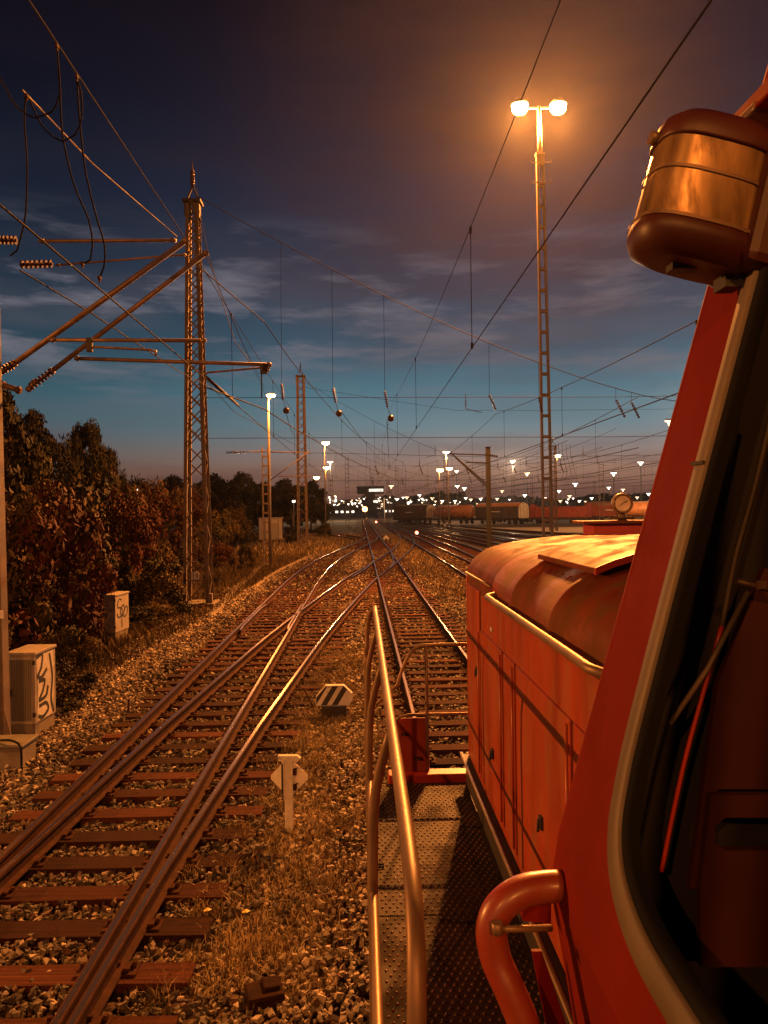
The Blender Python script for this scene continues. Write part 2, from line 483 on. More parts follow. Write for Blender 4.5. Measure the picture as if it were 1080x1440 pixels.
# ------------------------------------------------------------------ tracks
RAILPROF = [(-.021, .001), (.021, .001), (.034, -.003), (.035, -.035), (.010, -.055), (.010, -.145), (.065, -.158), (.065, -.172), (-.065, -.172), (-.065, -.158), (-.010, -.145), (-.010, -.055), (-.035, -.035), (-.034, -.003)]
def rail(path, parent, lab=None):
    b = MB(); P = [Vector((p[0], p[1], 0)) for p in path]; n = len(RAILPROF); o = 0
    for i, p in enumerate(P):
        t = (P[min(i + 1, len(P) - 1)] - P[max(i - 1, 0)]).normalized(); x = Vector((t.y, -t.x, 0))
        b.v += [tuple(p + x * a + Vector((0, 0, z))) for a, z in RAILPROF]
    for i in range(len(P) - 1):
        for j in range(n):
            b.f.append([i * n + j, (i + 1) * n + j, (i + 1) * n + (j + 1) % n, i * n + (j + 1) % n]); b.m.append(0 if j else 1); b.s.append(False)
    b.f.append(list(range(n))); b.m.append(0); b.s.append(False)
    b.f.append(list(range((len(P) - 1) * n, len(P) * n))[::-1]); b.m.append(0); b.s.append(False)
    return b.build('rail', ['rust', 'rail_top'], parent)
def offs(path, d):
    out = []
    for i, p in enumerate(path):
        a = path[max(i - 1, 0)]; b = path[min(i + 1, len(path) - 1)]
        t = Vector((b[0] - a[0], b[1] - a[1])).normalized()
        out.append((p[0] + t.y * d, p[1] - t.x * d))
    return out
SM = []
for k in range(4):
    b = MB(); b.box((0, 0, -.075), (1, .26, .15)); o = b.build('sleeper', 'wood'); SM.append(o.data); bpy.data.objects.remove(o)
def sleeper(parent, x0, x1, y, ang=0, dz=0):
    o = bpy.data.objects.new('sleeper', SM[rnd.randrange(4)]); C.objects.link(o); o.parent = parent
    x0 += rnd.uniform(-.05, .05); x1 += rnd.uniform(-.05, .05)
    o.location = ((x0 + x1) / 2, y + rnd.uniform(-.02, .02), -.172 + dz + rnd.uniform(-.006, .001)); o.scale = (x1 - x0, rnd.uniform(.93, 1.05), 1)
    o.rotation_euler = (0, 0, ang + rnd.uniform(-.008, .008))
    SL.append((x0, x1, y))
    return o
SL = []
def sleepers_mass(parent, path, step=.66, half=1.3):
    b = MB()
    acc = 0
    for i in range(len(path) - 1):
        a, c = Vector(path[i]), Vector(path[i + 1]); d = (c - a); ln = d.length
        t = d / ln; x = Vector((t.y, -t.x))
        while acc < ln:
            p = a + t * acc; acc += step
            R = Matrix(((x.x, t.x, 0), (x.y, t.y, 0), (0, 0, 1)))
            b.box((p.x, p.y, -.19), (half * 2, .25, .03), R)
        acc -= ln
    return b.build('sleepers', 'wood', parent, kind='stuff')
def chairs(parent, paths, ys_list):
    """base plates with bolts under each rail at each sleeper"""
    b = MB()
    for f in paths:
        for y in ys_list:
            x = f(y)
            b.box((x, y, -.166), (.34, .16, .014))
            for s in (-1, 1):
                b.box((x + s * .09, y, -.15), (.05, .09, .03)); b.box((x + s * .135, y + .03, -.145), (.03, .03, .045))
    return b.build('rail_fastenings', 'rust', parent, kind='stuff')

GR = .7525
own = thing('railway_track', 'straight track under the red locomotive leading to the distant signals', 'railway track', (0, 0, 0), 'railway tracks')
yl = list(np.concatenate([np.arange(-6, 60, 3.0), np.arange(60, 421, 20.0)]))
for s in (-1, 1): rail([(1.56 + s * GR, y) for y in yl], own)
tb = thing('railway_track', 'leftmost track curving right behind the lattice masts into the straight track', 'railway track', (0, 0, 0), 'railway tracks')
yb = list(np.concatenate([np.arange(-6, 36, 3.0), np.arange(36, 98, 2.0)]))
for s in (-1, 1): rail(offs([(cB1(y), y) for y in yb], s * GR), tb)
tb2 = thing('railway_track', 'turnout track branching from the left track and crossing the straight track', 'railway track', (0, 0, 0), 'railway tracks')
yb2 = list(np.concatenate([np.arange(-4, 100, 1.6), np.arange(100, 421, 20.0)]))
for s in (-1, 1): rail(offs([(cB2(y) + .0, y) for y in yb2], s * GR), tb2)
# check rails at the crossing nose and slip rails
nose = MB()
rail([(-2.78 + GR - .09 + (.05 if i in (0, 3) else 0), y) for i, y in enumerate((21.5, 22.3, 26.5, 27.3))], tb2)
rail([(-2.78 - GR + .09 + (.05 if i in (0, 3) else 0), y) for i, y in enumerate((21.5, 22.3, 26.5, 27.3))], tb2)
for s in (-1, 1):
    sl = [(float(np.interp(y, [38, 42, 46, 50, 54, 58], [-.06 + .25, .75, 1.22, 1.45, 1.54, 1.56])) + s * (GR - .09), y) for y in np.arange(38, 58, 1.5)]
    rail(sl, tb2)
# closely spaced sleepers; long ones carry both legs of the turnout
ys_t = [3.4 + .62 * i for i in range(100)]
for i, y in enumerate(ys_t):
    if y < 27:
        sleeper(tb, cB1(y) - 1.3, cB2(y) + 1.33, y, -.02)
    elif y < 62:
        sleeper(tb, cB1(y) - 1.3, cB1(y) + 1.3, y, -.02 if y < 40 else -.08)
for i in range(60):
    y = 2.2 + .64 * i
    if y < 39: sleeper(own, .26, 2.86, y)
for i in range(38):
    y = 39.5 + .66 * i
    sleeper(own, min(.26, cB2(y) - 1.3), max(2.86, cB2(y) + 1.3), y)
for i in range(20):
    y = 27.2 + .62 * i
    sleeper(tb2, cB2(y) - 1.3, cB2(y) + 1.3, y, -.11, -.012)
sleepers_mass(own, [(1.56, y) for y in np.arange(65, 260, 10.0)])
sleepers_mass(tb, [(cB1(y), y) for y in np.arange(62, 92, 4.0)])
sleepers_mass(tb2, [(cB2(y), y) for y in np.arange(66, 250, 6.0)])
chairs(tb, [lambda y: cB1(y) - GR, lambda y: cB1(y) + GR], [y for y in ys_t if y < 30])
chairs(tb2, [lambda y: cB2(y) - GR, lambda y: cB2(y) + GR], [y for y in ys_t if 5 < y < 30])
chairs(own, [lambda y: 1.56 - GR, lambda y: 1.56 + GR], [2.2 + .64 * i for i in range(4, 45)])
# slide plates / point rods between the blades
pr = MB()
for y in (): pr.tube([(-3.4, y, -.12), (-2.1, y, -.12)], .018, 6)

# tracks of the yard on the right
tc1 = thing('railway_track', 'track running beside the hood on the right of the straight track', 'railway track', (0, 0, 0), 'railway tracks')
cl_ = [(5.95, -5), (5.95, 20), (5.95, 60), (5.95, 100)]
cl_ = [(p.x, p.y) for p in cat(cl_, 5)]
for s in (-1, 1): rail(offs(cl_, s * GR), tc1)
sleepers_mass(tc1, cl_)
yard_lab = ['first fanning yard track right of the crossing, nearest the grey column', 'second fanning yard track right of the crossing',
            'third fanning yard track passing the base of the tall lamp mast', 'fourth fanning yard track in front of the pale grass strip', 'farthest fanning yard track just before the freight wagons']
yard = [[(545, 738), (590, 749), (640, 765), (690, 786)], [(548, 735.5), (600, 745), (660, 757.5), (730, 773), (800, 788)],
        [(550, 734), (610, 743), (680, 753.5), (760, 765), (850, 778)], [(560, 733), (630, 741.5), (720, 751), (820, 761), (900, 768)],
        [(580, 733.5), (650, 740), (740, 746.5), (840, 752), (960, 757)]]
yard_paths = []
for k, pl in enumerate(yard):
    P = [G(px, py) for px, py in pl]
    P = [(p.x, p.y) for p in cat([(p.x, p.y) for p in P], 4)]
    yard_paths.append(P)
    t_ = thing('railway_track', yard_lab[k], 'railway track', (0, 0, 0), 'railway tracks')
    for s in (-1, 1): rail(offs(P, s * GR), t_)
    sleepers_mass(t_, P, .8)
# siding branching to the left of the left track
P = [(p.x, p.y) for p in cat([(G(px, py).x, G(px, py).y) for px, py in [(507, 757), (480, 752), (440, 745.5), (395, 741)]], 3)]
t_ = thing('railway_track', 'short siding curving away left below the far lattice masts', 'railway track', (0, 0, 0), 'railway tracks')
for s in (-1, 1): rail(offs(P, s * GR), t_)
sleepers_mass(t_, P, .8)
# pale strip in front of the wagons
sp_ = [G(px, py, -.2) for px, py in ((610, 741), (700, 742), (800, 741.5), (900, 741))]
sq_ = [G(px, py, -.2) for px, py in ((610, 743), (700, 747.5), (800, 749.5), (900, 750))]
sheet('grass_strip', sp_, sq_, 'path_gravel', -.18)

# ------------------------------------------------------------------ loose ballast stones (uncountable)
def scatter_stones():
    def blocked_arr(x, y):
        b = np.zeros(len(x), bool)
        for rx in (1.56 - GR, 1.56 + GR, -2.78 - GR, -2.78 + GR): b |= np.abs(x - rx) < .07
        c2 = np.interp(y, [4.5, 7, 12, 19.5, 24, 30, 37, 46, 55, 63.6, 72], [-2.69, -2.63, -2.36, -1.83, -1.42, -.82, -.06, 1.2, 2.35, 3.4, 4.2])
        for s in (-1, 1): b |= np.abs(x - c2 - .045 - s * GR) < .07
        return b
    X, Yc = [], []
    for (y0, y1, dens, sz) in ((4.4, 9, 620, .043), (9, 15, 430, .047), (15, 24, 200, .056), (24, 36, 80, .07), (36, 66, 34, .085)):
        xl, xr = max(-.56 * y1 - .3, -5.6 - .8), 3.3 if y1 < 15 else 4.6 if y1 < 37 else 7.5
        n = int((y1 - y0) * (xr - xl) * dens)
        x = rng.uniform(xl, xr, n); y = rng.uniform(y0, y1, n)
        keep = (x > -.53 * y - .3) & (x < .58 * y) & ~blocked_arr(x, y)
        # sleepers keep mostly clear of stones
        for (a, b, sy) in SL:
            if y0 - 1 < sy < y1 + 1:
                on = (x > a) & (x < b) & (np.abs(y - sy) < .145)
                keep &= ~(on & (rng.random(n) > .07))
        if y0 > 30:
            left = np.array([cB1(q) - 2.1 for q in y]); keep &= x > left
        x, y = x[keep], y[keep]
        X.append(np.stack([x, y, rng.uniform(.65, 1.35, len(x)) * sz], 1))
    A = np.concatenate(X); n = len(A)
    # angular stone: jittered cube
    cube = np.array([(x, y, z) for x in (-1, 1) for y in (-1, 1) for z in (-1, 1)], float) * .5
    V = cube[None] * rng.uniform(.55, 1.15, (n, 8, 1)) + rng.uniform(-.16, .16, (n, 8, 3))
    V *= rng.uniform(.6, 1.1, (n, 1, 3))
    a, b_ = rng.uniform(0, 2 * PI, n), rng.uniform(-.9, .9, n)
    ca, sa, cb, sb = np.cos(a), np.sin(a), np.cos(b_), np.sin(b_)
    x = V[..., 0]; y = V[..., 1] * cb[:, None] - V[..., 2] * sb[:, None]; z = V[..., 1] * sb[:, None] + V[..., 2] * cb[:, None]
    x, y = x * ca[:, None] - y * sa[:, None], x * sa[:, None] + y * ca[:, None]
    sz = A[:, 2:3]
    base = np.where(A[:, 0] < -5.0, -.30, -.235 + .045 * np.clip((A[:, 1] - 24) / 14, 0, 1))
    hump = .02 * np.sin(A[:, 0] * 2.1 + 1) * np.sin(A[:, 1] * 1.3)
    V = np.stack([x * sz + A[:, 0:1], y * sz + A[:, 1:2], z * sz + (base + hump + rng.uniform(-.01, .04, n))[:, None]], -1)
    F = np.array([(0, 1, 3, 2), (4, 6, 7, 5), (0, 4, 5, 1), (2, 3, 7, 6), (0, 2, 6, 4), (1, 5, 7, 3)])
    pale = (A[:, 0] < -4.35 + .3 * np.sin(A[:, 1])) | ((A[:, 0] > -.7 + .2 * np.sin(A[:, 1] * 2)) & (A[:, 0] < .3))
    F = (F[None] + (np.arange(n) * 8)[:, None, None]).reshape(-1, 4)
    mi = np.repeat(np.where(pale, rng.choice(4, n, p=[.3, .1, .5, .1]), rng.choice(4, n, p=[.32, .4, .13, .15])), 6)
    npmesh('loose_ballast', V.reshape(-1, 3), F, ['stone', 'stone_dark', 'stone_pale', 'stone_brown'], midx=mi, kind='stuff')
mat('stone_dark', (.04, .028, .021), .8, var=.4, vscale=9)
mat('stone_pale', (.30, .235, .17), .75, var=.3, vscale=9)
mat('stone_brown', (.09, .042, .024), .8, var=.4, vscale=9)
scatter_stones()

def blades(name, n, fx, size, mats, z=GZ, lean=.5, wd=.006, **props):
    """n single grass blades; fx(n) -> x, y arrays"""
    x, y = fx(n); n = len(x)
    h = rng.uniform(.3, 1, n) * size; a = rng.uniform(0, 2 * PI, n); l = rng.uniform(0, lean, n) * h; b = rng.uniform(0, 2 * PI, n)
    w_ = wd * rng.uniform(.6, 1.4, n)
    p0 = np.stack([x - np.cos(a) * w_, y - np.sin(a) * w_, np.full(n, z)], 1)
    p1 = np.stack([x + np.cos(a) * w_, y + np.sin(a) * w_, np.full(n, z)], 1)
    mid = np.stack([x + np.cos(b) * l * .35, y + np.sin(b) * l * .35, z + h * .6], 1)
    dw = np.stack([np.cos(a) * w_ * .7, np.sin(a) * w_ * .7, np.zeros(n)], 1)
    tip = np.stack([x + np.cos(b) * l, y + np.sin(b) * l, z + h], 1)
    V = np.stack([p0, p1, mid + dw, tip, mid - dw], 1)
    F = np.array([(0, 1, 2, 4), (4, 2, 3, 3)])
    F = np.array([(0, 1, 2), (0, 2, 4), (4, 2, 3)])
    F = (F[None] + (np.arange(n) * 5)[:, None, None]).reshape(-1, 3)
    mi = np.repeat(rng.integers(0, len(mats), n), 3)
    return npmesh(name, V.reshape(-1, 3), F, mats, midx=mi, kind='stuff', **props)
mat('straw', (.42, .31, .15), .8, var=.4, vscale=3)
mat('brown_weed', (.07, .034, .014), .9, var=.4, vscale=3)
def fx_mid(n):
    # tufts between the turnout and the straight track
    k = 320; cy_ = rng.uniform(5.6, 20, k); cx = -.95 + rng.normal(0, .42, k) + np.interp(cy_, [5, 20], [0, .55])
    i = rng.integers(0, k, n); s = rng.uniform(.03, .13, n)
    return cx[i] + rng.normal(0, 1, n) * s, cy_[i] + rng.normal(0, 1, n) * s
blades('dry_weeds', 34000, fx_mid, .12, ['dry_grass', 'straw', 'straw', 'brown_weed'], z=-.235, lean=1.3, wd=.004, label='low dry weeds growing between the turnout and the straight track', category='weeds')
def fx_verge(n):
    y = 9 + rng.random(n) ** 1.6 * 70
    xr = np.interp(y, [8, 12, 26, 46, 72, 120], [-6.6, -5.9, -5.25, -5.1, -3.8, -2.2])
    x = xr - np.abs(rng.normal(0, 2.4, n)) - .05
    return x, y
blades('verge_grass', 45000, fx_verge, .38, ['dry_grass', 'brown_weed', 'leaf_olive', 'leaf_green'], z=GZ - .05, lean=.8, wd=.011, label='dry uneven grass on the verge left of the foot path', category='grass')
def fx_r(n):
    y = 30 + rng.random(n) ** 1.3 * 75
    return rng.normal(3.9, .45, n), y
blades('track_grass', 9000, fx_r, .3, ['dry_grass', 'straw', 'brown_weed'], z=-.25, lean=.8, wd=.014, label='dry grass strip between the straight track and the next track to the right', category='grass')
def fx_far(n):
    y = 62 + rng.random(n) * 50
    return rng.normal(-5.5, 2.5, n), y
blades('siding_grass', 9000, fx_far, .5, ['dry_grass', 'straw', 'brown_weed'], z=-.33, lean=.8, wd=.03, label='dry grass round the far lattice masts and siding', category='grass')

# ------------------------------------------------------------------ vegetation
def crown_mesh(name, seed, R, H, nleaf, size, mats, clumps=26, low=.05):
    rg = np.random.default_rng(seed)
    th = rg.uniform(0, 2 * PI, clumps); zz = low + (1 - low) * rg.random(clumps) ** .8
    rad = np.sqrt(np.clip(1 - ((zz - .42) / .62) ** 2, .06, 1)) * rg.uniform(.35, 1.0, clumps) * R
    cc = np.stack([np.cos(th) * rad, np.sin(th) * rad, zz * H], 1)
    cr = rg.uniform(.16, .34, clumps) * R
    i = rg.integers(0, clumps, nleaf)
    d = rg.normal(0, 1, (nleaf, 3)); d /= np.linalg.norm(d, axis=1)[:, None]
    P = cc[i] + d * (cr[i] * rg.uniform(.45, 1.12, nleaf) ** .6)[:, None] * np.array([1, 1, .85])
    P[:, 2] = np.abs(P[:, 2])
    a = rg.normal(0, 1, (nleaf, 3)); a /= np.linalg.norm(a, axis=1)[:, None]
    b = np.cross(a, d); b /= np.linalg.norm(b, axis=1)[:, None] + 1e-9
    s = (size * rg.uniform(.3, 1.75, nleaf))[:, None]
    V = np.stack([P - a * s, P + b * s * .45, P + a * s, P - b * s * .45], 1).reshape(-1, 3)
    F = np.arange(nleaf * 4).reshape(-1, 4)
    cm = rg.integers(0, len(mats), clumps)
    mi = np.where(rg.random(nleaf) < .75, cm[i], rg.integers(0, len(mats), nleaf))
    o = npmesh(name, V, F, mats, midx=mi)
    me = o.data; bpy.data.objects.remove(o)
    return me
def trunk_mesh(name, seed, H, r, spread, limbs=5):
    rg = random.Random(seed); b = MB()
    top = (rg.uniform(-.1, .1) * H, rg.uniform(-.1, .1) * H, H * .8)
    b.tube([(0, 0, -.2), (top[0] * .3, top[1] * .3, H * .4), top], [r, r * .7, r * .25], 7)
    for k in range(limbs):
        z = H * rg.uniform(.2, .6); a = rg.uniform(0, 2 * PI); l = spread * rg.uniform(.5, .9)
        b.tube([(top[0] * .3, top[1] * .3, z), (math.cos(a) * l * .5, math.sin(a) * l * .5, z + H * .12), (math.cos(a) * l, math.sin(a) * l, z + H * .3)], [r * .4, r * .28, r * .1], 5)
    o = b.build(name, 'bark'); me = o.data; bpy.data.objects.remove(o)
    return me
bushM = [crown_mesh('foliage', 11, 1.0, 1.2, 8000, .036, ['leaf_green', 'leaf_olive', 'leaf_dark'], 24),
         crown_mesh('foliage', 12, 1.0, 1.3, 8000, .034, ['leaf_red', 'leaf_red', 'leaf_olive'], 26),
         crown_mesh('foliage', 13, 1.0, 1.1, 8000, .038, ['leaf_olive', 'leaf_green'], 22)]
treeM = [crown_mesh('crown', 21, 1.0, 1.9, 13000, .04, ['leaf_green', 'leaf_olive', 'leaf_dark'], 38, .12),
         crown_mesh('crown', 22, 1.0, 2.1, 13000, .038, ['leaf_dark', 'leaf_green'], 40, .12),
         crown_mesh('crown', 23, 1.0, 1.7, 8000, .055, ['leaf_dark', 'leaf_dark', 'leaf_olive'], 34, .1)]
trunkM = [trunk_mesh('trunk', 31, 1.5, .06, .7), trunk_mesh('trunk', 32, 1.6, .07, .7)]
stemM = trunk_mesh('stem', 33, .8, .035, .5, 6)
def plant(kind, me, tm, x, y, R, H, label, group, names=('foliage', 'stem')):
    t = thing(kind, label, 'bush' if kind == 'bush' else 'tree', (x, y, GZ - .1), group, rnd.uniform(0, 6.28))
    a = bpy.data.objects.new(names[0], me); C.objects.link(a); a.parent = t; a.scale = (R, R, H)
    b = bpy.data.objects.new(names[1], tm); C.objects.link(b); b.parent = t; b.scale = (R, R, H)
    return t
bl = [ # px, Y, top py, radius, mesh, label
    (72, 14.5, 935, 0.8, 0, 'low leafy green bush right behind the tall grey cabinet'),
    (100, 17.5, 880, 0.8, 2, 'leafy bush between the two grey cabinets, left of the small one'),
    (95, 24, 800, 1.6, 1, 'reddish bush directly behind the small cabinet with black graffiti'),
    (200, 25, 850, 1.1, 0, 'low green bush just right of the small cabinet with black graffiti'),
    (30, 19, 720, 2, 1, 'large red-leaved bush at the left picture edge above the tall grey cabinet'),
    (228, 27, 790, 1.3, 2, 'small olive bush left of the foot of the nearest lattice mast'),
    (180, 31, 715, 1.5, 1, 'red bush spreading halfway between the small cabinet and the nearest lattice mast'),
    (95, 27, 690, 2.7, 0, 'broad dark green bush in the middle of the left bank'),
    (228, 40, 705, 1.7, 1, 'round deep-red bush touching the left side of the nearest lattice mast'),
    (150, 38, 668, 1.7, 2, 'tall olive bush catching the lamp light below the big rounded tree'),
    (200, 52, 684, 2.1, 0, 'tall bush with lit tips left of the mast, below the small yellow lights'),
    (305, 58, 722, 1.9, 2, 'bush right behind the nearest lattice mast on the right side'),
    (335, 80, 718, 2.1, 0, 'bushy shrub standing left of the pale shed'),
    (345, 48, 765, 0.7, 2, 'small round shrub left of the narrow ladder mast'),
    (300, 38, 800, 0.58, 0, 'small shrub on the verge right behind the nearest mast foot'),
    (20, 30, 640, 1.9, 2, 'high olive bush under the left edge trees'),
    (260, 70, 700, 2.1, 1, 'reddish shrub seen through the lattice of the nearest mast'),
    (410, 84, 742, 0.93, 0, 'low dark shrub between the pale shed and the second lattice mast'),
    (458, 100, 736, 1.3, 2, 'low shrub right of the second lattice mast'),
]
for px, Y_, tp, R, mi, lab in bl:
    p = WY(px, tp, Y_); h = max(.6, p.z - GZ)
    plant('bush', bushM[mi], stemM, p.x, Y_, R, h / 1.2, lab, 'bushes on the left bank')
tl = [
    (-10, 30, 560, 1.9, 0, 'tall dark tree at the left picture edge, highest of all'),
    (38, 42, 590, 2, 1, 'dark rounded tree second from the left edge'),
    (75, 50, 622, 1.7, 0, 'tree with a ragged top between the edge trees and the big rounded one'),
    (128, 55, 606, 1.9, 1, 'big rounded tree with a double top left of the nearest lattice mast'),
    (105, 60, 625, 1.4, 2, 'narrow dark tree close behind the left half of the big rounded one'),
    (160, 70, 668, 1.5, 0, 'low tree at the right foot of the big rounded tree'),
    (195, 110, 684, 3.6, 2, 'distant small dark tree behind the small yellow lights'),
    (232, 120, 681, 4.4, 2, 'distant dark tree just left of the nearest lattice mast'),
    (250, 115, 678, 3.6, 2, 'distant dark tree seen behind the left leg of the nearest mast'),
    (298, 112, 676, 4, 2, 'distant dark tree just right of the nearest lattice mast'),
    (322, 125, 684, 4.2, 2, 'distant low dark tree left of the pointed one'),
    (343, 118, 670, 3, 1, 'distant pointed dark tree left of the narrow ladder mast'),
    (366, 124, 686, 3.6, 2, 'distant dark tree behind the narrow ladder mast'),
    (395, 128, 682, 4.2, 2, 'distant dark tree behind the pale shed'),
    (412, 120, 686, 3.6, 1, 'distant dark tree between the ladder mast and the second lattice mast'),
    (436, 140, 683, 3.4, 2, 'distant dark tree right behind the second lattice mast'),
    (170, 130, 690, 5, 2, 'distant broad dark tree behind the right end of the left bank'),
]
fr = random.Random(12)
for i in range(26):
    Y_ = 17 + 50 * (i / 26) ** 1.2
    px = fr.uniform(-20, 215) if Y_ < 30 else fr.uniform(10, 300)
    bt = 717 + 3.6 * 1080 / Y_
    tp = fr.uniform(.25, .6) * bt + 0
    tp = bt - fr.uniform(1.3, 2.6) * 1080 / Y_
    if Y_ < 23: px = fr.uniform(-30, 95)
    p = WY(px, tp, Y_)
    if p.x > float(np.interp(Y_, [12, 26, 46, 72], [-9.2, -8.6, -8.4, -7.6])): p.x = float(np.interp(Y_, [12, 26, 46, 72], [-8.2, -7.3, -7.2, -6.5])) - fr.uniform(1.0, 3)
    plant('bush', bushM[fr.choice((0, 0, 1, 2))], stemM, p.x, Y_, fr.uniform(1.0, 1.7), max(.6, p.z - GZ) / 1.2, 'low dark bush filling the overgrown left bank', 'low filling bushes of the left bank')
for px, Y_, tp, R, mi, lab in tl:
    p = WY(px, tp, Y_); h = p.z - GZ
    plant('tree', treeM[mi], trunkM[mi % 2], p.x, Y_, R, h / (1.9, 2.1, 1.7)[mi], lab, 'trees beyond the left bank', ('crown', 'trunk'))
# far wood on the horizon: leaf masses along a long line, one body nobody could count
def far_wood():
    n = 24000
    x = rng.uniform(-480, 620, n); y = 900 + rng.normal(0, 25, n)
    top = 15 + 4 * np.sin(x * .021) + 2.5 * np.sin(x * .07 + 1) + 1.6 * np.sin(x * .23)
    z = rng.random(n) ** .6 * top
    P = np.stack([x, y, z], 1)
    a = rng.normal(0, 1, (n, 3)); a /= np.linalg.norm(a, axis=1)[:, None]
    b = np.cross(a, rng.normal(0, 1, (n, 3))); b /= np.linalg.norm(b, axis=1)[:, None]
    s = rng.uniform(1.2, 3.0, n)[:, None]
    V = np.stack([P - a * s, P + b * s, P + a * s, P - b * s], 1).reshape(-1, 3)
    npmesh('distant_wood', V, np.arange(n * 4).reshape(-1, 4), 'wood_far', kind='stuff', label='far dark wood along the horizon behind the yard lights', category='wood')
far_wood()

# ------------------------------------------------------------------ lattice masts
def lattice_mast(label, x, y, H, w0, w1, leg=.13, panels=20, grp='lattice masts of the overhead line', plate=None, head=True, found=True, xb=True, name='lattice_mast'):
    t = thing(name, label, 'mast', (x, y, GZ), grp)
    hw = lambda z: (w0 + (w1 - w0) * z / H) / 2
    cor = [(-1, -1), (1, -1), (1, 1), (-1, 1)]
    for sx, sy in cor:
        b = MB(); a, c = hw(0), hw(H)
        ax = leg
        b.bar((sx * a, sy * a, .1), (sx * c, sy * c, H), ax, .016, upv=(0, 1, 0))
        b.bar((sx * (a - leg / 2), sy * (a), .1), (sx * (c - leg / 2), sy * c, H), .016, ax, upv=(0, 1, 0))
        b.build('leg', 'steel', t)
    zs = [0.15]; ratio = 1.0
    # panel heights shrink with the width
    k = 0
    wsum = [w0 + (w1 - w0) * i / panels for i in range(panels)]
    tot = sum(wsum)
    for q in wsum: zs.append(zs[-1] + (H - .25) * q / tot)
    for fi in range(4):
        (ax, ay), (bx_, by_) = cor[fi], cor[(fi + 1) % 4]
        b = MB()
        for i in range(panels):
            z0, z1 = zs[i], zs[i + 1]; a, c = hw(z0), hw(z1)
            low = i < panels * .28
            n_ = Vector((ax + bx_, ay + by_, 0)).normalized() * .012
            if low:
                if i % 2 == 0: b.bar(Vector((ax * a, ay * a, z0)) + n_, Vector((bx_ * c, by_ * c, z1)) + n_, .05, .012, upv=n_)
                else: b.bar(Vector((bx_ * a, by_ * a, z0)) + n_, Vector((ax * c, ay * c, z1)) + n_, .05, .012, upv=n_)
            else:
                b.bar(Vector((ax * a, ay * a, z0)) + n_, Vector((bx_ * c, by_ * c, z1)) + n_, .045, .012, upv=n_)
                if xb: b.bar(Vector((bx_ * a, by_ * a, z0)) - n_, Vector((ax * c, ay * c, z1)) - n_, .045, .012, upv=n_)
        b.build('bracing', 'steel', t)
    if found:
        b = MB(); b.box((0, 0, .02), (w0 + .5, w0 + .5, .34)); b.box((w0 * .5 + .1, -w0 * .5, .3), (.16, .16, .5)); b.build('foundation', 'concrete', t, bevel=.03)
    if head:
        b = MB(); b.box((0, 0, H + .05), (w1 + .35, w1 + .3, .1)); b.bar((-w1 * .7, 0, H + .1), (0, 0, H + .7), .06, .06); b.bar((w1 * .7, 0, H + .1), (0, 0, H + .7), .06, .06)
        b.box((-w1 * .55, 0, H - .25), (.22, w1, .5)); b.box((w1 * .5, 0, H - .3), (.2, w1, .5))
        b.build('mast_head', 'dark_steel', t)
        b = MB()
        for i in range(5): b.disc((0, 0, H + .75 + i * .12), (0, 0, 1), .09, .05, 10)
        b.tube([(0, 0, H + .6), (0, 0, H + 1.6)], [.04, .02], 6)
        b.build('top_insulator', 'insulator', t)
    return t
p1 = G(279.5, 853, GZ); M1 = Vector((p1.x, p1.y, 0))
m1 = lattice_mast('nearest and tallest lattice mast with number plate 14, on the left verge', M1.x, M1.y, 15.4, .88, .34, panels=26)
# number plate
b = MB(); b.box((-.02, -.475, 1.22), (.30, .012, .30)); plt = b.build('number_plate', 'white_paint', m1)
def text(body, size, parent, loc, rot, m, name='lettering', depth=.003):
    cu = bpy.data.curves.new(name, 'FONT'); cu.body = body; cu.size = size; cu.extrude = depth; cu.align_x = 'CENTER'; cu.align_y = 'CENTER'
    tmp = bpy.data.objects.new(name, cu); C.objects.link(tmp)
    me = bpy.data.meshes.new_from_object(tmp.evaluated_get(bpy.context.evaluated_depsgraph_get()))
    bpy.data.objects.remove(tmp)
    me.materials.clear(); me.materials.append(MATS[m])
    o = bpy.data.objects.new(name, me); C.objects.link(o); o.parent = parent; o.location = loc; o.rotation_euler = rot
    return o
text('14', .27, plt, (-.02, -.485, 1.22), (PI / 2, 0, 0), 'black_paint')
b = MB(); b.bar((-.45, -.46, 1.05), (.45, -.46, 1.05), .05, .05); b.bar((-.45, -.46, 1.75), (.1, -.46, 1.75), .05, .05); b.build('plate_rail', 'steel', m1)

p2 = G(426, 767, GZ)
m2 = lattice_mast('second lattice mast, beyond the nearest one and right of the pale shed', p2.x, p2.y, WY(424, 530, p2.y).z - GZ, .92, .66, panels=20, leg=.2)
p3 = G(375, 796, GZ)
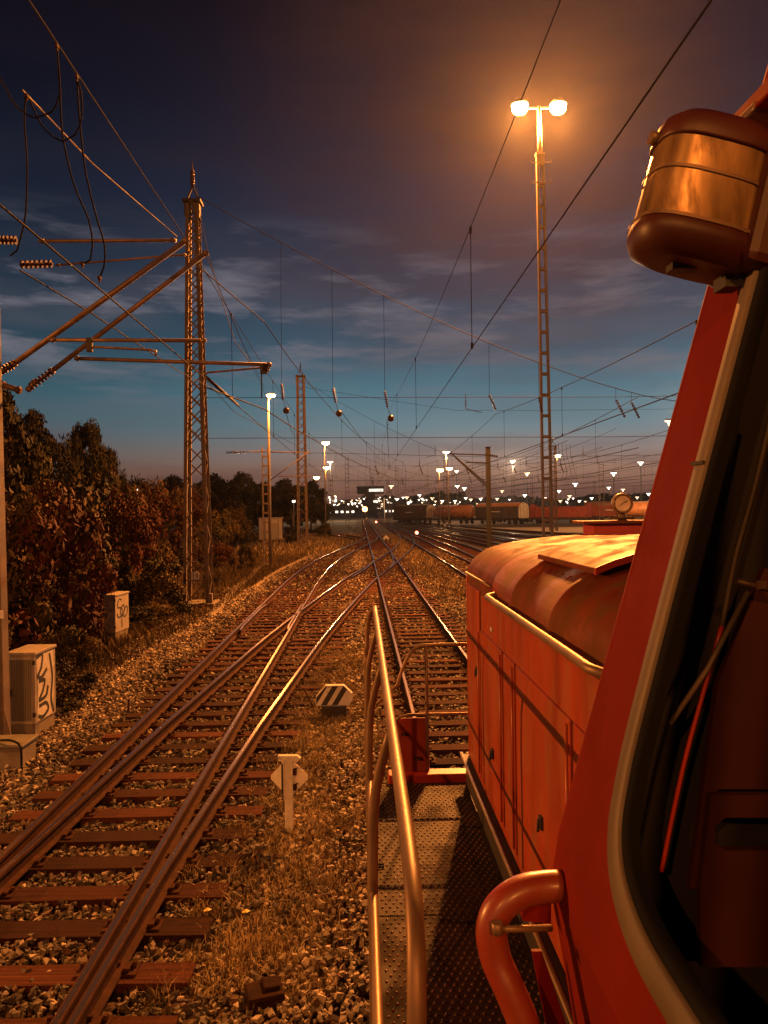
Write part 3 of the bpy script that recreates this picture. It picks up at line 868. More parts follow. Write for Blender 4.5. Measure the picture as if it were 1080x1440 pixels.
# narrow ladder mast
def ladder_mast(label, x, y, H, wd=.34, name='ladder_mast', grp='narrow ladder masts', dp=.16, step=.62):
    t = thing(name, label, 'mast', (x, y, GZ), grp)
    for s in (-1, 1):
        b = MB(); b.box((s * wd / 2, 0, H / 2), (.07, dp, H)); b.build('channel', 'steel', t)
    z = .4; rb = MB(); rb.box((0, 0, 0), (wd - .07, dp + .02, .10)); ro = rb.build('rung', 'steel', t); ro.location = (0, 0, z); z += step
    while z < H:
        rc = ro.copy(); C.objects.link(rc); rc.parent = t; rc.location = (0, 0, z); z += step
    b = MB(); b.box((0, 0, 0), (wd + .3, wd + .3, .3)); b.build('foundation', 'concrete', t, bevel=.03)
    return t
m3 = ladder_mast('narrow ladder mast in front of the street lamp left of the second lattice mast', p3.x, p3.y, WY(373, 629, p3.y).z - GZ, .36)
for px, tp, bp, lab in ((489, 641, 741, 'thin lattice mast right of the distant orange lamps'), (466, 671, 744, 'short dark ladder mast between the distant orange lamps and the thin lattice mast'),
                        (559, 656, 736, 'dark ladder mast just right of the far control tower'), (628, 643, 743, 'lattice mast with two orange lamps left of the grey column')):
    q = G(px, bp, GZ)
    ladder_mast(lab, q.x, q.y, WY(px, tp, q.y).z - GZ, .75, step=1.0)
q = Vector((27.4, 112, 0)); 
m5 = lattice_mast('dark lattice mast right behind the tall lamp mast', WY(778, 700, 112).x, 112, WY(778, 628, 112).z - GZ, .95, .8, panels=18, found=False)
for px, tp, Yd, lab in ((534, 660, 210, 'distant lattice mast left of the far control tower'), (722, 668, 190, 'distant lattice mast right of the grey column'), (601, 668, 230, 'distant lattice mast above the dark wagon'), (846, 650, 150, 'distant lattice mast left of the red pillar')):
    ladder_mast(lab, WY(px, 700, Yd).x, Yd, WY(px, tp, Yd).z - GZ, .9, step=1.2)

r4 = random.Random(5)
for i in range(22):
    Yd = r4.uniform(180, 420); px = r4.choice((r4.uniform(495, 560), r4.uniform(560, 760), r4.uniform(760, 900)))
    t_ = ladder_mast('one of the many thin overhead line masts far down the yard', WY(px, 700, Yd).x, Yd, r4.uniform(9.5, 14), .5, step=2.4, grp='thin masts far down the yard', name='line_mast')
# grey column M6
p6 = G(688, 774, GZ)
t = thing('column_mast', 'plain dark steel column standing left of the tall lamp mast', 'mast', (p6.x, p6.y, GZ))
H6 = WY(687, 629, p6.y).z - GZ
b = MB()
b.box((-.17, 0, H6 / 2), (.03, .34, H6)); b.box((.17, 0, H6 / 2), (.03, .34, H6)); b.box((0, 0, H6 / 2), (.31, .02, H6)); b.build('column', 'black_paint', t)
b = MB(); b.box((0, 0, H6 + .02), (.42, .42, .04)); b.build('cap', 'dark_steel', t)
b = MB(); b.box((0, 0, .05), (.9, .9, .3)); b.build('foundation', 'concrete', t, bevel=.03)

# ------------------------------------------------------------------ street and yard lamps
def street_lamp(label, px, hp, Yd, base_z=GZ, power=0, arm=.35, soft=.15, lens=.15):
    p = WY(px, hp, Yd)
    t = thing('street_lamp', label, 'street lamp', (p.x - arm * .5, Yd, base_z), 'orange street lamps')
    H = p.z - base_z
    lens *= 1.35; power *= .6
    b = MB(); b.tube([(0, 0, 0), (0, 0, H * .5), (0, 0, H)], [.1, .085, .06], 10); b.build('pole', 'pole_grey', t)
    b = MB(); b.tube([(0, 0, H - .05), (arm * .6, 0, H + .05)], .035, 6); b.build('arm', 'pole_grey', t)
    b = MB(); b.loft([[(arm * .5 + r * math.cos(a) * 1.6, r * math.sin(a), H + z) for a in np.linspace(0, 2 * PI, 12, endpoint=False)] for r, z in ((.17, .0), (.15, .08), (.06, .12))], caps=True)
    b.build('lamp_head', 'lamp_housing', t)
    b = MB(); b.loft([[(arm * .5 + r * math.cos(a) * 1.5, r * math.sin(a), H + z) for a in np.linspace(0, 2 * PI, 12, endpoint=False)] for r, z in ((lens, -.005), (lens * .8, -lens * .7), (lens * .3, -lens))], caps=True)
    b.build('lens', 'lens_sodium', t)
    if power: lamp('lamp_light', 'POINT', (arm * .5 + .2, -.1, H - .4), power, SODIUM, t, soft)
    return t
street_lamp('nearest orange street lamp, behind the narrow ladder mast', 381, 555, 50, power=5e3)
street_lamp('second orange street lamp, right of the second lattice mast', 458, 622, 108, power=6e3, lens=.28)
street_lamp('third orange street lamp, just under the second one', 459, 657, 165, power=6e3, lens=.34)
street_lamp('small orange street lamp right behind the second lattice mast', 445, 671, 175, power=0, lens=.34)
street_lamp('orange lamp on the two-lamp lattice mast, the left one', 619, 660, 143, power=8e3, lens=.34)
street_lamp('orange lamp on the two-lamp lattice mast, the right one', 632, 658, 146, power=0, lens=.3)
street_lamp('orange lamp beside the dark lattice mast behind the tall lamp mast', 784, 640, 113, power=5e3, lens=.25)

# tall floodlight mast
LY = 42.0
LX = WY(768, 740, LY).x; lean = (WY(758, 152, LY).x - WY(771, 757, LY).x)
LH = WY(758, 152, LY).z - GZ
tm = thing('floodlight_mast', 'tall ladder-type lamp mast with two bright orange floodlights', 'lamp mast', (WY(771, 757, LY).x, LY, GZ))
tm.rotation_euler = (0, lean / LH, 0)
def tw(z): return .50 + (.30 - .50) * z / LH
for s in (-1, 1):
    b = MB(); b.loft([[(s * tw(z) / 2 + a * .055, c * .13, z) for a, c in ((-1, -1), (1, -1), (1, 1), (-1, 1))] for z in (0, LH * .9)], smooth=False, caps=True)
    b.build('channel', 'pole_grey', tm)
z = .6
while z < LH * .9:
    b = MB(); b.box((0, 0, z), (tw(z) - .11, .25, .15)); b.build('rung', 'pole_grey', tm); z += 1.15
b = MB(); b.tube([(0, 0, LH * .88), (0, 0, LH + .1)], [.15, .1], 12); b.box((0, 0, LH * .9), (.5, .36, .12)); b.build('top_pole', 'pole_grey', tm)
for zf in (WY(764, 230, LY).z - GZ, WY(764, 258, LY).z - GZ):
    b = MB(); b.bar((-.5, -.16, zf), (.55, -.16, zf), .05, .05); b.bar((-.5, -.16, zf), (-.56, -.16, zf + .12), .04, .04); b.bar((.55, -.16, zf), (.61, -.16, zf + .12), .04, .04); b.build('cross_arm', 'pole_grey', tm)
b = MB(); b.bar((-1.0, 0, LH), (1.0, 0, LH), .09, .09); b.build('head_beam', 'lamp_housing', tm)
for s in (-1, 1):
    cx = s * 1.06; h = LH + .12
    b = MB(); b.loft([[(cx + r * math.cos(a) * 1.1, r * math.sin(a), h + z) for a in np.linspace(0, 2 * PI, 16, endpoint=False)] for r, z in ((.44, .05), (.42, .12), (.25, .32), (.1, .38))], caps=True)
    hd = b.build('floodlight', 'lamp_housing', tm)
    b = MB(); b.loft([[(cx + r * math.cos(a) * 1.1, r * math.sin(a), h + z) for a in np.linspace(0, 2 * PI, 16, endpoint=False)] for r, z in ((.42, .045), (.40, -.2), (.3, -.36), (.1, -.42))], caps=True)
    b.build('lens', 'lens_sodium', hd)
    lamp('floodlight_bulb', 'POINT', (cx, 0, h - .75), P_MAST * .4, SODIUM, tm, .3)
    sb = lamp('floodlight_beam', 'SPOT', (cx, 0, h - .75), P_MAST * .75, SODIUM, tm, .3, spot_size=math.radians(125), spot_blend=1.0)
    sb.rotation_euler = (Vector((-11, -34, -LH))).to_track_quat('-Z', 'Y').to_euler()

# assumed lamp pole left of the engine, outside the frame, added to light the hood side
LSX, LSY, LSZ = -21.0, 7.5, 7.9
t = thing('street_lamp', 'assumed unseen orange lamp left of the overhead line mast, added to light the hood side', 'street lamp', (LSX, LSY, GZ), 'orange street lamps')
b = MB(); b.tube([(0, 0, 0), (0, 0, LSZ)], [.1, .06], 10); b.build('pole', 'pole_grey', t)
b = MB(); b.disc((.2, 0, LSZ + .1), (0, 0, 1), .25, .1, 14); b.build('lamp_head', 'lamp_housing', t)
b = MB(); b.disc((.2, 0, LSZ + .02), (0, 0, 1), .18, .06, 14); b.build('lens', 'lens_sodium', t)
assumed_side_light = lamp('lamp_light', 'SPOT', (.2, 0, LSZ - .15), P_SIDE_ASSUMED, (1, .33, .06), t, .12, spot_size=math.radians(64), spot_blend=.6)
assumed_side_light.rotation_euler = (Vector((.6, 3.4, 2.4)) - Vector((LSX, LSY, LSZ))).to_track_quat('-Z', 'Y').to_euler()
assumed_back_mast = copytree(tm); assumed_back_mast.location = (4.1, -44, GZ); assumed_back_mast.rotation_euler = (0, 0, PI)  # assumed copy of the tall mast, unseen, added for light from behind
assumed_back_mast['label'] = 'assumed unseen lamp mast of the same ladder type between the tracks behind the viewer, added for light from behind'
for o_ in assumed_back_mast.children:
    if o_.type == 'LIGHT': o_.data = o_.data.copy() if o_.data.users > 1 else o_.data; o_.data.energy = P_BACK_ASSUMED * (.4 if 'bulb' in o_.name else .75)

# unseen lamp added behind the viewer to light the cab inside
bs = street_lamp('added unseen lamp behind the viewer that lights the cab interior', 200, 400, 50, lens=.15)
bs.location = (-14, -27, GZ)
for o_ in bs.children:
    if o_.name.startswith('pole'): Hb = o_.dimensions.z
lb_o = lamp('lamp_light', 'POINT', (.175, 0, Hb - .3), 1.5e4, (1, .33, .06), bs, .15)
# white yard lights far away
YL = []
hb = MB(); hb.tube([(0, 0, 0), (0, 0, 1)], [.16, .16], 6); o = hb.build('pole', 'pole_grey'); poleM = o.data; bpy.data.objects.remove(o)
hb = MB(); hb.box((0, 0, .25), (3.6, .9, .3)); hb.box((0, 0, -.35), (.5, .5, 1.0)); o = hb.build('lamp_frame', 'lamp_housing'); frM = o.data; bpy.data.objects.remove(o)
hb = MB()
hb.box((0, 0, 0), (3.6, .8, .3)); hb.add([(-1.0, -.5, -.1), (1.0, -.5, -.1), (.28, -.3, -1.0), (-.28, -.3, -1.0), (-1.0, .5, -.1), (1.0, .5, -.1), (.28, .3, -1.0), (-.28, .3, -1.0)], [(0, 1, 2, 3), (4, 7, 6, 5), (0, 3, 7, 4), (1, 5, 6, 2), (2, 6, 7, 3)])  # lower wedge is made to glow, standing in for light on the pole
o = hb.build('lamp_row_glow', 'lens_white'); rowM = o.data; bpy.data.objects.remove(o)
rowM2 = rowM.copy(); rowM2.materials.clear(); rowM2.materials.append(MATS['lens_sodium_far'])
hb = MB(); hb.tube([(0, 0, -7), (0, 0, -.6)], .2, 6)
explicit = [(942, 592, 1.1), (901, 650, 1), (863, 665, 1), (741, 665, 1), (809, 680, 1), (856, 685, .8), (876, 688, .8), (912, 694, .8), (927, 688, .8), (706, 690, .8), (738, 696, .8), (786, 690, .8), (801, 697, .8), (653, 686, .9), (655, 700, .7), (699, 701, .7), (643, 683, .9), (642, 662, .7), (550, 683, 1), (590, 696, .8), (594, 701, .7), (608, 700, .8), (622, 704, .7), (640, 704, .7), (662, 702, .7), (676, 701, .7), (558, 701, .8), (572, 699, .8), (575, 706, .7), (766, 700, .7), (788, 704, .7), (815, 704, .6), (832, 700, .7), (896, 699, .7)]
r2 = random.Random(3)
for i in range(70):
    explicit.append((r2.uniform(438, 548), r2.triangular(694, 716, 707), r2.uniform(.25, .5)))
for i in range(20):
    explicit.append((r2.uniform(548, 700), r2.triangular(696, 712, 706), r2.uniform(.3, .55)))
for i in range(8):
    explicit.append((r2.uniform(700, 930), r2.uniform(698, 708), .45))
def lab_yard(i, px, py, d):
    return 'white yard light on a tall pole among the many beyond the freight wagons'
for i, (px, py, sc) in enumerate(explicit):
    hz = 715.5 - (px - 507) * .014
    d = max(150, min(840, 18.5 * FPX / max(2, hz - py)))
    p = WY(px, py, d)
    big = i < 12
    labs = {0: 'largest white yard light, beside the red pillar at the right', 1: 'tall yard light above the round dial, left of the red pillar', 2: 'yard light left above the round dial', 3: 'yard light between the grey column and the tall lamp mast', 4: 'yard light right of the tall lamp mast, above the red wagon', 5: 'yard light immediately left of the round dial'}
    t = thing('yard_light', labs.get(i, lab_yard(i, px, py, d)), 'yard light', (p.x, d, GZ), 'white yard lights beyond the wagons')
    H = p.z - GZ
    q = bpy.data.objects.new('pole', poleM); C.objects.link(q); q.parent = t; q.scale = (sc * 1.3, sc * 1.3, H)
    k = 1.0 if d < 300 else (d / 300) ** .8
    if d < 200: k = .8
    for nm, me in (('lamp_frame', frM), ('lamp_row_glow', rowM if i % 3 else rowM2)):
        q = bpy.data.objects.new(nm, me); C.objects.link(q); q.parent = t; q.location = (0, 0, H); q.scale = (sc * k * .66, sc * k * .66, sc * k * 1.4)
# general light of the yard, from poles added to light the far ground
for x, y, z, pw, c in ((60, 300, 22, 1.5e5, (1, .7, .42)), (-10, 260, 20, 6e4, (1, .6, .3)), (52, 118, 20, 7e4, (1, .47, .17)), (22, 195, 18, 4e4, (1, .5, .2))):
    t = thing('yard_light', {60: 'added far lamp pole beyond the right end of the wagon rows', -10: 'added far lamp pole left of the end of the straight track', 52: 'added lamp pole in front of the wagons, behind the red pillar', 22: ''}[x], 'yard light', (x, y, GZ))
    for nm, me, s_ in (('pole', poleM, (.8, .8, z)),):
        q = bpy.data.objects.new(nm, me); C.objects.link(q); q.parent = t; q.scale = s_
    for nm, me in (('lamp_frame', frM), ('lamp_row_glow', rowM)):
        q = bpy.data.objects.new(nm, me); C.objects.link(q); q.parent = t; q.location = (0, 0, z); q.scale = (.5, .5, .5)
    lamp('lamp_light', 'POINT', (0, 0, z - 1.2), pw, c, t, .4)
t['label'] = 'added lamp pole near the end of the straight track, left of the wagons'

# ------------------------------------------------------------------ overhead line
def catenary(label, cx, Ys, zc=5.5, zm=7.3, sag=1.0, rw=.011, first=None, drop=9, zc2=None):
    t = thing('overhead_line', label, 'overhead line', (0, 0, 0), 'overhead contact lines')
    msg, con, dr = [], [], []
    for a, c in zip(Ys[:-1], Ys[1:]):
        n = max(6, int((c - a) / 3))
        for i in range(n):
            u = i / n; y = a + (c - a) * u
            msg.append((cx(y), y, zm - sag * ((c - a) / 55) ** 2 * 4 * u * (1 - u)))
    msg.append((cx(Ys[-1]), Ys[-1], zm))
    con = [(cx(p[1]), p[1], zc) for p in msg]
    b = MB(); b.tube(msg, rw, 5, caps=False); b.build('messenger_wire', 'wire', t)
    b = MB(); b.tube(con, rw * 1.25, 5, caps=False); b.build('contact_wire', 'wire', t)
    y = first if first is not None else Ys[0] + drop / 2
    my = [p[1] for p in msg]; mz = [p[2] for p in msg]
    k = 0
    while y < min(Ys[-1], 160) and k < 30:
        z1 = float(np.interp(y, my, mz))
        b = MB(); x = cx(y); b.tube([(x, y, zc), (x, y, z1)], .006, 4); b.box((x, y, z1 - .03), (.03, .04, .09)); b.box((x, y, zc + .03), (.03, .04, .08)); b.build('dropper', 'wire', t)
        y += drop; k += 1
    return t
SP = [-22, 35, 74, 112, 150, 205, 260]
catenary('overhead line above the straight track, coming down from the top right', lambda y: 1.56, SP, zm=8.3, sag=1.1, rw=.0052, first=10.5, drop=10.5)
catenary('overhead line above the leftmost track, held by the near bracket arms', lambda y: cB1(y) if y > 36 else -2.78, [-8, 12.4, 70, 110], zc=5.72, zm=7.74, sag=.3, rw=.008, first=17, drop=8)
catenary('second overhead line at the left, above the branching track', lambda y: cB2(y) if y > 14 else -3.0 + .03 * (y - 4), [13.6, 70, 110, 150, 205], zc=5.5, zm=7.55, sag=.7, first=22, drop=9)
catenary('overhead line above the track right of the straight one', lambda y: 6.25, SP, zm=7.6, sag=.9, first=14, drop=9.5)
for k, P in enumerate(yard_paths[1:]):
    P = sorted(P, key=lambda q: q[1]); yy = [q[1] for q in P]; xx = [q[0] for q in P]
    f = (lambda yy, xx: (lambda y: float(np.interp(y, yy, xx))))(yy, xx)
    lo, hi = max(yy[0], 30), yy[-1]
    n_ = max(2, int((hi - lo) / 45) + 1)
    catenary(['overhead line above the second yard track', 'overhead line above the third yard track', 'overhead line above the fourth yard track', 'overhead line above the farthest yard track'][k], f, list(np.linspace(lo, hi, n_)), zm=7.4 + .1 * k, sag=.8, drop=8, rw=.014)
for k, x0 in enumerate((11, 16, 21.5, 27)):
    catenary(['overhead wire rising to the right behind the tall lamp mast, lowest one', 'overhead wire rising to the right behind the tall lamp mast, second one', 'overhead wire rising to the right behind the tall lamp mast, third one', 'overhead wire rising to the right behind the tall lamp mast, highest one'][k], (lambda x0: (lambda y: x0))(x0), [30, 75, 120, 165, 220, 280], zc=5.6, zm=7.6, sag=.9, drop=11, rw=.014)

def insul(b, p, q, r=.05, n=6):
    p, q = Vector(p), Vector(q)
    b.tube([p, q], r * .4, 6)
    for i in range(n):
        c = p + (q - p) * ((i + .5) / n); b.disc(c, q - p, r, (q - p).length / n * .4, 10)
def head_span(label, Y_, xl, zl, xr, zr, xt, zlow, sag=None, rw=.016, zmid=6.0, xbot=None):
    """transverse wires carrying the lines: one sagging top wire, two straight lower ones, hangers with insulators"""
    t = thing('head_span', label, 'cross span wires', (0, 0, 0), 'cross spans of the overhead line')
    f = lambda x: zlow + (zl - zlow) * ((xt - x) / (xt - xl)) ** 1.35 if x < xt else zlow + (zr - zlow) * ((x - xt) / (xr - xt)) ** 1.5
    xsn = np.linspace(xl, xr, 46)
    b = MB(); b.tube([(x, Y_, f(x)) for x in xsn], rw, 5, caps=False); b.build('top_wire', 'wire', t)
    for zz in (zmid, zmid - 1.55):
        b = MB(); b.tube([(xl, Y_, zz), ((xl + xr) / 2, Y_, zz - .12), (xr, Y_, zz)], rw * .7, 5, caps=False); b.build('lower_wire', 'wire', t)
    return t, f
# span 1 from the nearest lattice mast
zt1 = WY(284, 276, M1.y).z
t1, f1 = head_span('near cross span sagging from the nearest lattice mast across to the right', M1.y, M1.x + .2, zt1, 26, 12, 12.5, 7.35, zmid=WY(640, 556, M1.y).z)
for px, py0, py1, tx, ty, ball in ((395, 360, 540, 398, 562, 1), (467, 408, 546, 472, 566, 1), (540, 447, 550, 545, 573, 1), (688, 511, 555, 697, 576, 0), (758, 536, 558, 762, 580, 0), (866, 558, 562, 879, 587, 0), (888, 562, 566, 899, 588, 0)):
    a = WY(px, py0, M1.y); a.z = f1(a.x)
    c = WY(px + (px < 600) * 1, py1, M1.y); e = WY(tx, ty, M1.y)
    b = MB(); b.tube([a, c], .008, 4); b.build('hanger', 'wire', t1)
    b = MB(); insul(b, c, e, .06, 7); b.build('insulator', 'insulator', t1)
    if ball:
        g_ = e + Vector((.12, 0, -.42)); b = MB(); b.tube([e, g_], .01, 4)
        b.loft([[(g_.x + .13 * math.sin(u) * math.cos(a_), g_.y + .13 * math.sin(u) * math.sin(a_), g_.z + .13 * math.cos(u)) for a_ in np.linspace(0, 2 * PI, 10, endpoint=False)] for u in np.linspace(.05, PI - .05, 8)])
        b.build('ball_insulator', 'insulator', t1)
# wires that run on from the three balls towards the distance
for k, (px, py) in enumerate(((403, 583), (481, 580), (544, 591))):
    p = WY(px, py, M1.y); e = WY((417, 545, 547)[k], (612, 652, 640)[k], (50, 75, 70)[k])
    b = MB(); pts = [p.lerp(e, u) - Vector((0, 0, 1.2 * u * (1 - u))) for u in np.linspace(0, 1, 12)]
    b.tube(pts, .012, 5); o = b.build('overhead_wire', 'wire', None)
    tag(o, ['thin wire running on from the left ball insulator', 'thin wire running on from the middle ball insulator', 'thin wire running on from the right ball insulator'][k], 'wire', 'single overhead wires')
t2, f2 = head_span('cross span from the second lattice mast towards the two-lamp mast', p2.y, p2.x, WY(430, 533, p2.y).z, 27, 11.5, 14, 7.6, zmid=7.9)
t3, f3 = head_span('cross span tied to the dark lattice mast behind the tall lamp mast', 112, -5.4, 13.5, WY(778, 640, 112).x, 12.5, 11, 7.9, zmid=7.6)
t4, f4 = head_span('distant cross span from the thin lattice mast to the two-lamp mast', G(489, 741, GZ).y, G(489, 741, GZ).x, 13, 30, 13, 9, 7.9, zmid=7.7)
t5, f5 = head_span('most distant cross span beyond the thin lattice mast', 205, -3, 13, 38, 12, 14, 8.2, zmid=7.9, rw=.02)
for t_, f_, Yh, xsp in ((t2, f2, p2.y, (1.56, 6.2, 11, 16, 21)), (t3, f3, 112, (1.56, 6, 11, 16, 21, 26)), (t4, f4, G(489, 741, GZ).y, (1.5, 6, 11, 16, 21)), (t5, f5, 205, (1.5, 6, 11, 16, 21, 27, 33))):
    for x in xsp:
        b = MB(); b.tube([(x, Yh, f_(x)), (x, Yh, 7.9)], .012, 4); b.build('hanger', 'wire', t_)
        b = MB(); insul(b, (x, Yh, 7.9), (x + .35, Yh, 6.9), .08, 4); b.build('insulator', 'insulator', t_)
# loose registration arms over far tracks
for px, py, Yd, fl in ((655, 575, 70, 1), (612, 640, 120, -1), (548, 660, 140, 1), (640, 668, 150, -1), (700, 660, 120, 1), (740, 655, 110, 1), (590, 655, 160, -1), (820, 640, 115, 1), (840, 652, 112, 1), (520, 665, 150, 1), (660, 690, 190, 1), (560, 680, 200, 1)):
    p = WY(px, py, Yd)
    t = thing('registration_arm', 'dark slanted steady arm hanging among the far overhead wires', 'steady arm', (p.x, p.y, p.z), 'steady arms of the far overhead lines')
    b = MB(); b.tube([(0, 0, 0), (fl * 1.5, 0, -.35)], .035, 6); b.build('arm', 'dark_steel', t)
    b = MB(); b.tube([(0, 0, 0), (0, 0, 1.4)], .03, 5); insul(b, (0, 0, .2), (0, 0, .8), .08, 4); b.build('post', 'insulator', t)
# steps of wires descending right of the lamp mast (jumper loops)
t = thing('jumper_cables', 'four looped jumper cables right of the dark lattice mast', 'cable')
for k in range(4):
    x0 = 785 + k * 5.5
    b = MB(); P = cat([WY(x0, 622 + k, 100), WY(x0 + 1, 640, 100), WY(x0 + 5, 655, 100), WY(x0 + 7, 668, 100), WY(x0 + 2, 676, 100), WY(x0 - 3, 677, 100)], .6)
    b.tube(P, .022, 5); b.build('cable', 'wire', t)
# head wires of the left: from cantilever tip up left and the thin pairs right of mast 1
def wire(label, pts, r=.010, m='wire', grp='single overhead wires'):
    b = MB(); b.tube(pts, r, 5, caps=False); return tag(b.build('overhead_wire', m), label, 'wire', grp)
wire('stay wire falling from the nearest mast head to the long bracket tube', [WY(279, 290, M1.y), WY(296, 370, M1.y - 2), WY(330, 480, 22), WY(352, 510, 14.5)])
wire('second stay wire falling beside the nearest mast to the lamp', [WY(277, 262, M1.y), WY(284, 330, M1.y), WY(310, 410, M1.y + 2), WY(345, 490, 36), WY(372, 545, 44)])
wire('stay wire from the nearest mast to the narrow ladder mast', [WY(288, 355, M1.y), WY(335, 470, 36), WY(362, 530, 42), WY(376, 562, 46)])
wire('thin wire crossing behind the long bracket tube down to the ladder mast', [WY(285, 530, M1.y), WY(330, 580, 36), WY(378, 605, p3.y), WY(440, 640, 70)], .014)

# gantry beam behind second mast (thin horizontal)
wire('long straight wire at ladder mast height crossing the whole yard', [WY(318, 635, 60), WY(500, 638, 62), WY(700, 643, 66), WY(930, 640, 70)], .016)
wire('straight cross wire from the second lattice mast top to the right', [WY(430, 545, 70), WY(640, 577, 74), WY(760, 577, 76), WY(960, 575, 80)], .016)

# column cantilever going up-left from M6
t = thing('bracket_arm', 'double dark bracket arm reaching up left from the dark steel column', 'bracket arm', tuple(WY(684, 682, p6.y)), 'bracket arms')
o = Vector(t.location)
for k, (a, c) in enumerate((((684, 680), (634, 637)), ((684, 684), (640, 643)), ((688, 640), (630, 638)), ((686, 651), (655, 650)))):
    b = MB(); P0, P1 = WY(*a, p6.y) - o, WY(*c, p6.y) - o; b.tube([P0, P1], .06, 6); b.build('tube', 'dark_steel', t)
b = MB(); insul(b, WY(688, 640, p6.y) - o, WY(700, 642, p6.y) - o, .12, 4); b.build('insulator', 'insulator', t)
# small bracket arms at ladder mast 3
t = thing('bracket_arm', 'thin bracket arm reaching up right from the narrow ladder mast', 'bracket arm', tuple(WY(380, 676, p3.y)), 'bracket arms')
o = Vector(t.location)
for a, c in (((379, 676), (436, 634)), ((379, 635), (436, 637)), ((379, 634), (318, 637)), ((392, 670), (440, 670))):
    b = MB(); b.tube([WY(*a, p3.y) - o, WY(*c, p3.y) - o], .035, 6); b.build('tube', 'steel', t)
b = MB(); insul(b, WY(325, 636, p3.y) - o, WY(345, 636, p3.y) - o, .08, 5); b.build('insulator', 'insulator', t)

# ------------------------------------------------------------------ near mast at the left edge with its brackets
MY = 11.6
px0 = WY(1.5, 1010, MY)
t = thing('steel_mast', 'steel beam mast at the left picture edge carrying the near bracket arms', 'mast', (px0.x, MY, GZ))
t.rotation_euler = (0, -.010, 0)
b = MB()
for s in (-1, 1): b.box((s * .09, 0, 4.2), (.018, .2, 8.4))
b.box((0, 0, 4.2), (.165, .012, 8.4)); b.build('beam', 'steel', t)
b = MB(); b.box((-.1, 0, -.02), (.75, .7, .5)); b.build('foundation', 'concrete', t, bevel=.03)
b = MB(); b.box((0, -.02, .27), (.5, .45, .03)); 
for s in (-1, 1): b.add([(s * .11, -.12, .28), (s * .22, -.12, .28), (s * .11, -.12, .75), (s * .11, -.105, .28), (s * .22, -.105, .28), (s * .11, -.105, .75)], [(0, 1, 2), (5, 4, 3), (0, 2, 5, 3), (1, 4, 5, 2), (0, 3, 4, 1)])
b.build('base_plate', 'steel', t)
b = MB(); b.box((.105, -.11, 2.15), (.04, .02, .12)); b.build('tag', 'white_paint', t)

def bracket(label, D, pts, ins, loc):
    t = thing('bracket_arm', label, 'bracket arm', tuple(loc), 'bracket arms')
    o = Vector(loc)
    for (a, c, r) in pts:
        b = MB(); P0, P1 = WY(a[0], a[1], a[2] if len(a) > 2 else D) - o, WY(c[0], c[1], c[2] if len(c) > 2 else D) - o
        b.tube([P0, P1], r, 10)
        dv = (P1 - P0).normalized()
        b.disc(P0 + dv * .05, dv, r * 1.35, .05, 10); b.disc(P1 - dv * .05, dv, r * 1.35, .06, 10)
        b.build('tube', 'tube_steel', t)
    for a, c in ins:
        b = MB(); insul(b, WY(*a, D) - o, WY(*c, D) - o, .068, 7); b.build('insulator', 'insulator', t)
    return t
D1, D2 = 12.2, 13.2
bracket('upper left bracket arm ending left of the nearest mast with a horizontal top tube', D1,
        [((16, 514), (265, 336), .042), ((55, 339), (248, 338), .026), ((70, 478), (290, 479), .030), ((0, 525), (16, 514), .03)], [((-12, 528), (18, 513)), ((-15, 337), (24, 338))], (px0.x, D1, 7.6))
bracket('lower left bracket arm reaching behind the nearest mast with a long low tube', D2,
        [((70, 524), (292, 354), .040), ((78, 373), (262, 358), .018), ((105, 504), (382, 513), .032), ((30, 550), (0, 540), .05), ((38, 550), (50, 535), .04)], [((42, 545), (74, 521)), ((28, 372), (74, 371)), ((374, 512), (374, 522))], (px0.x, D2, 7.3))
t = thing('steady_arm', 'short curved steady arm hung under the near bracket tubes', 'steady arm', tuple(WY(125, 488, D1)), 'near steady arms'); o = Vector(t.location)
b = MB(); b.tube([WY(122, 490, D1) - o, WY(135, 488, D1) - o, WY(210, 492, D1) - o, WY(219, 494, D1) - o, WY(219, 500, D1) - o], .02, 8); b.build('arm', 'tube_steel', t)
b = MB(); b.box(WY(126, 485, D1) - o, (.09, .06, .22)); b.build('clamp', 'dark_steel', t)
t = thing('steady_arm', 'straight steady arm hung under the end of the long low tube', 'steady arm', tuple(WY(368, 516, D2)), 'near steady arms'); o = Vector(t.location)
b = MB(); b.tube([WY(288, 527, D2) - o, WY(292, 524, D2) - o, WY(368, 517, D2) - o], .018, 8); b.build('arm', 'tube_steel', t)
b = MB(); b.box(WY(371, 519, D2) - o, (.12, .07, .16)); b.tube([WY(368, 524, D2) - o, WY(368, 560, D2) - o], .012, 5); b.build('clamp', 'dark_steel', t)
b = MB(); b.tube([WY(290, 530, D2) - o, WY(335, 570, 16.5) - o], .026, 6); b.build('rod', 'dark_steel', t)
# wire joining second contact line
wire('wire from the upper bracket insulator passing below to the far lamp', [WY(28, 380, 11), WY(128, 440, 13), WY(177, 473, 15), WY(253, 523, 20), WY(310, 552, 27)], .012)
# second messenger from the clamp to the bracket
wire('bright thin wire from the small clamp to the tip of the upper bracket arm', [WY(31, 126, 7.2), WY(130, 230, 9.3), WY(249, 333, D1)], .009, 'steel')
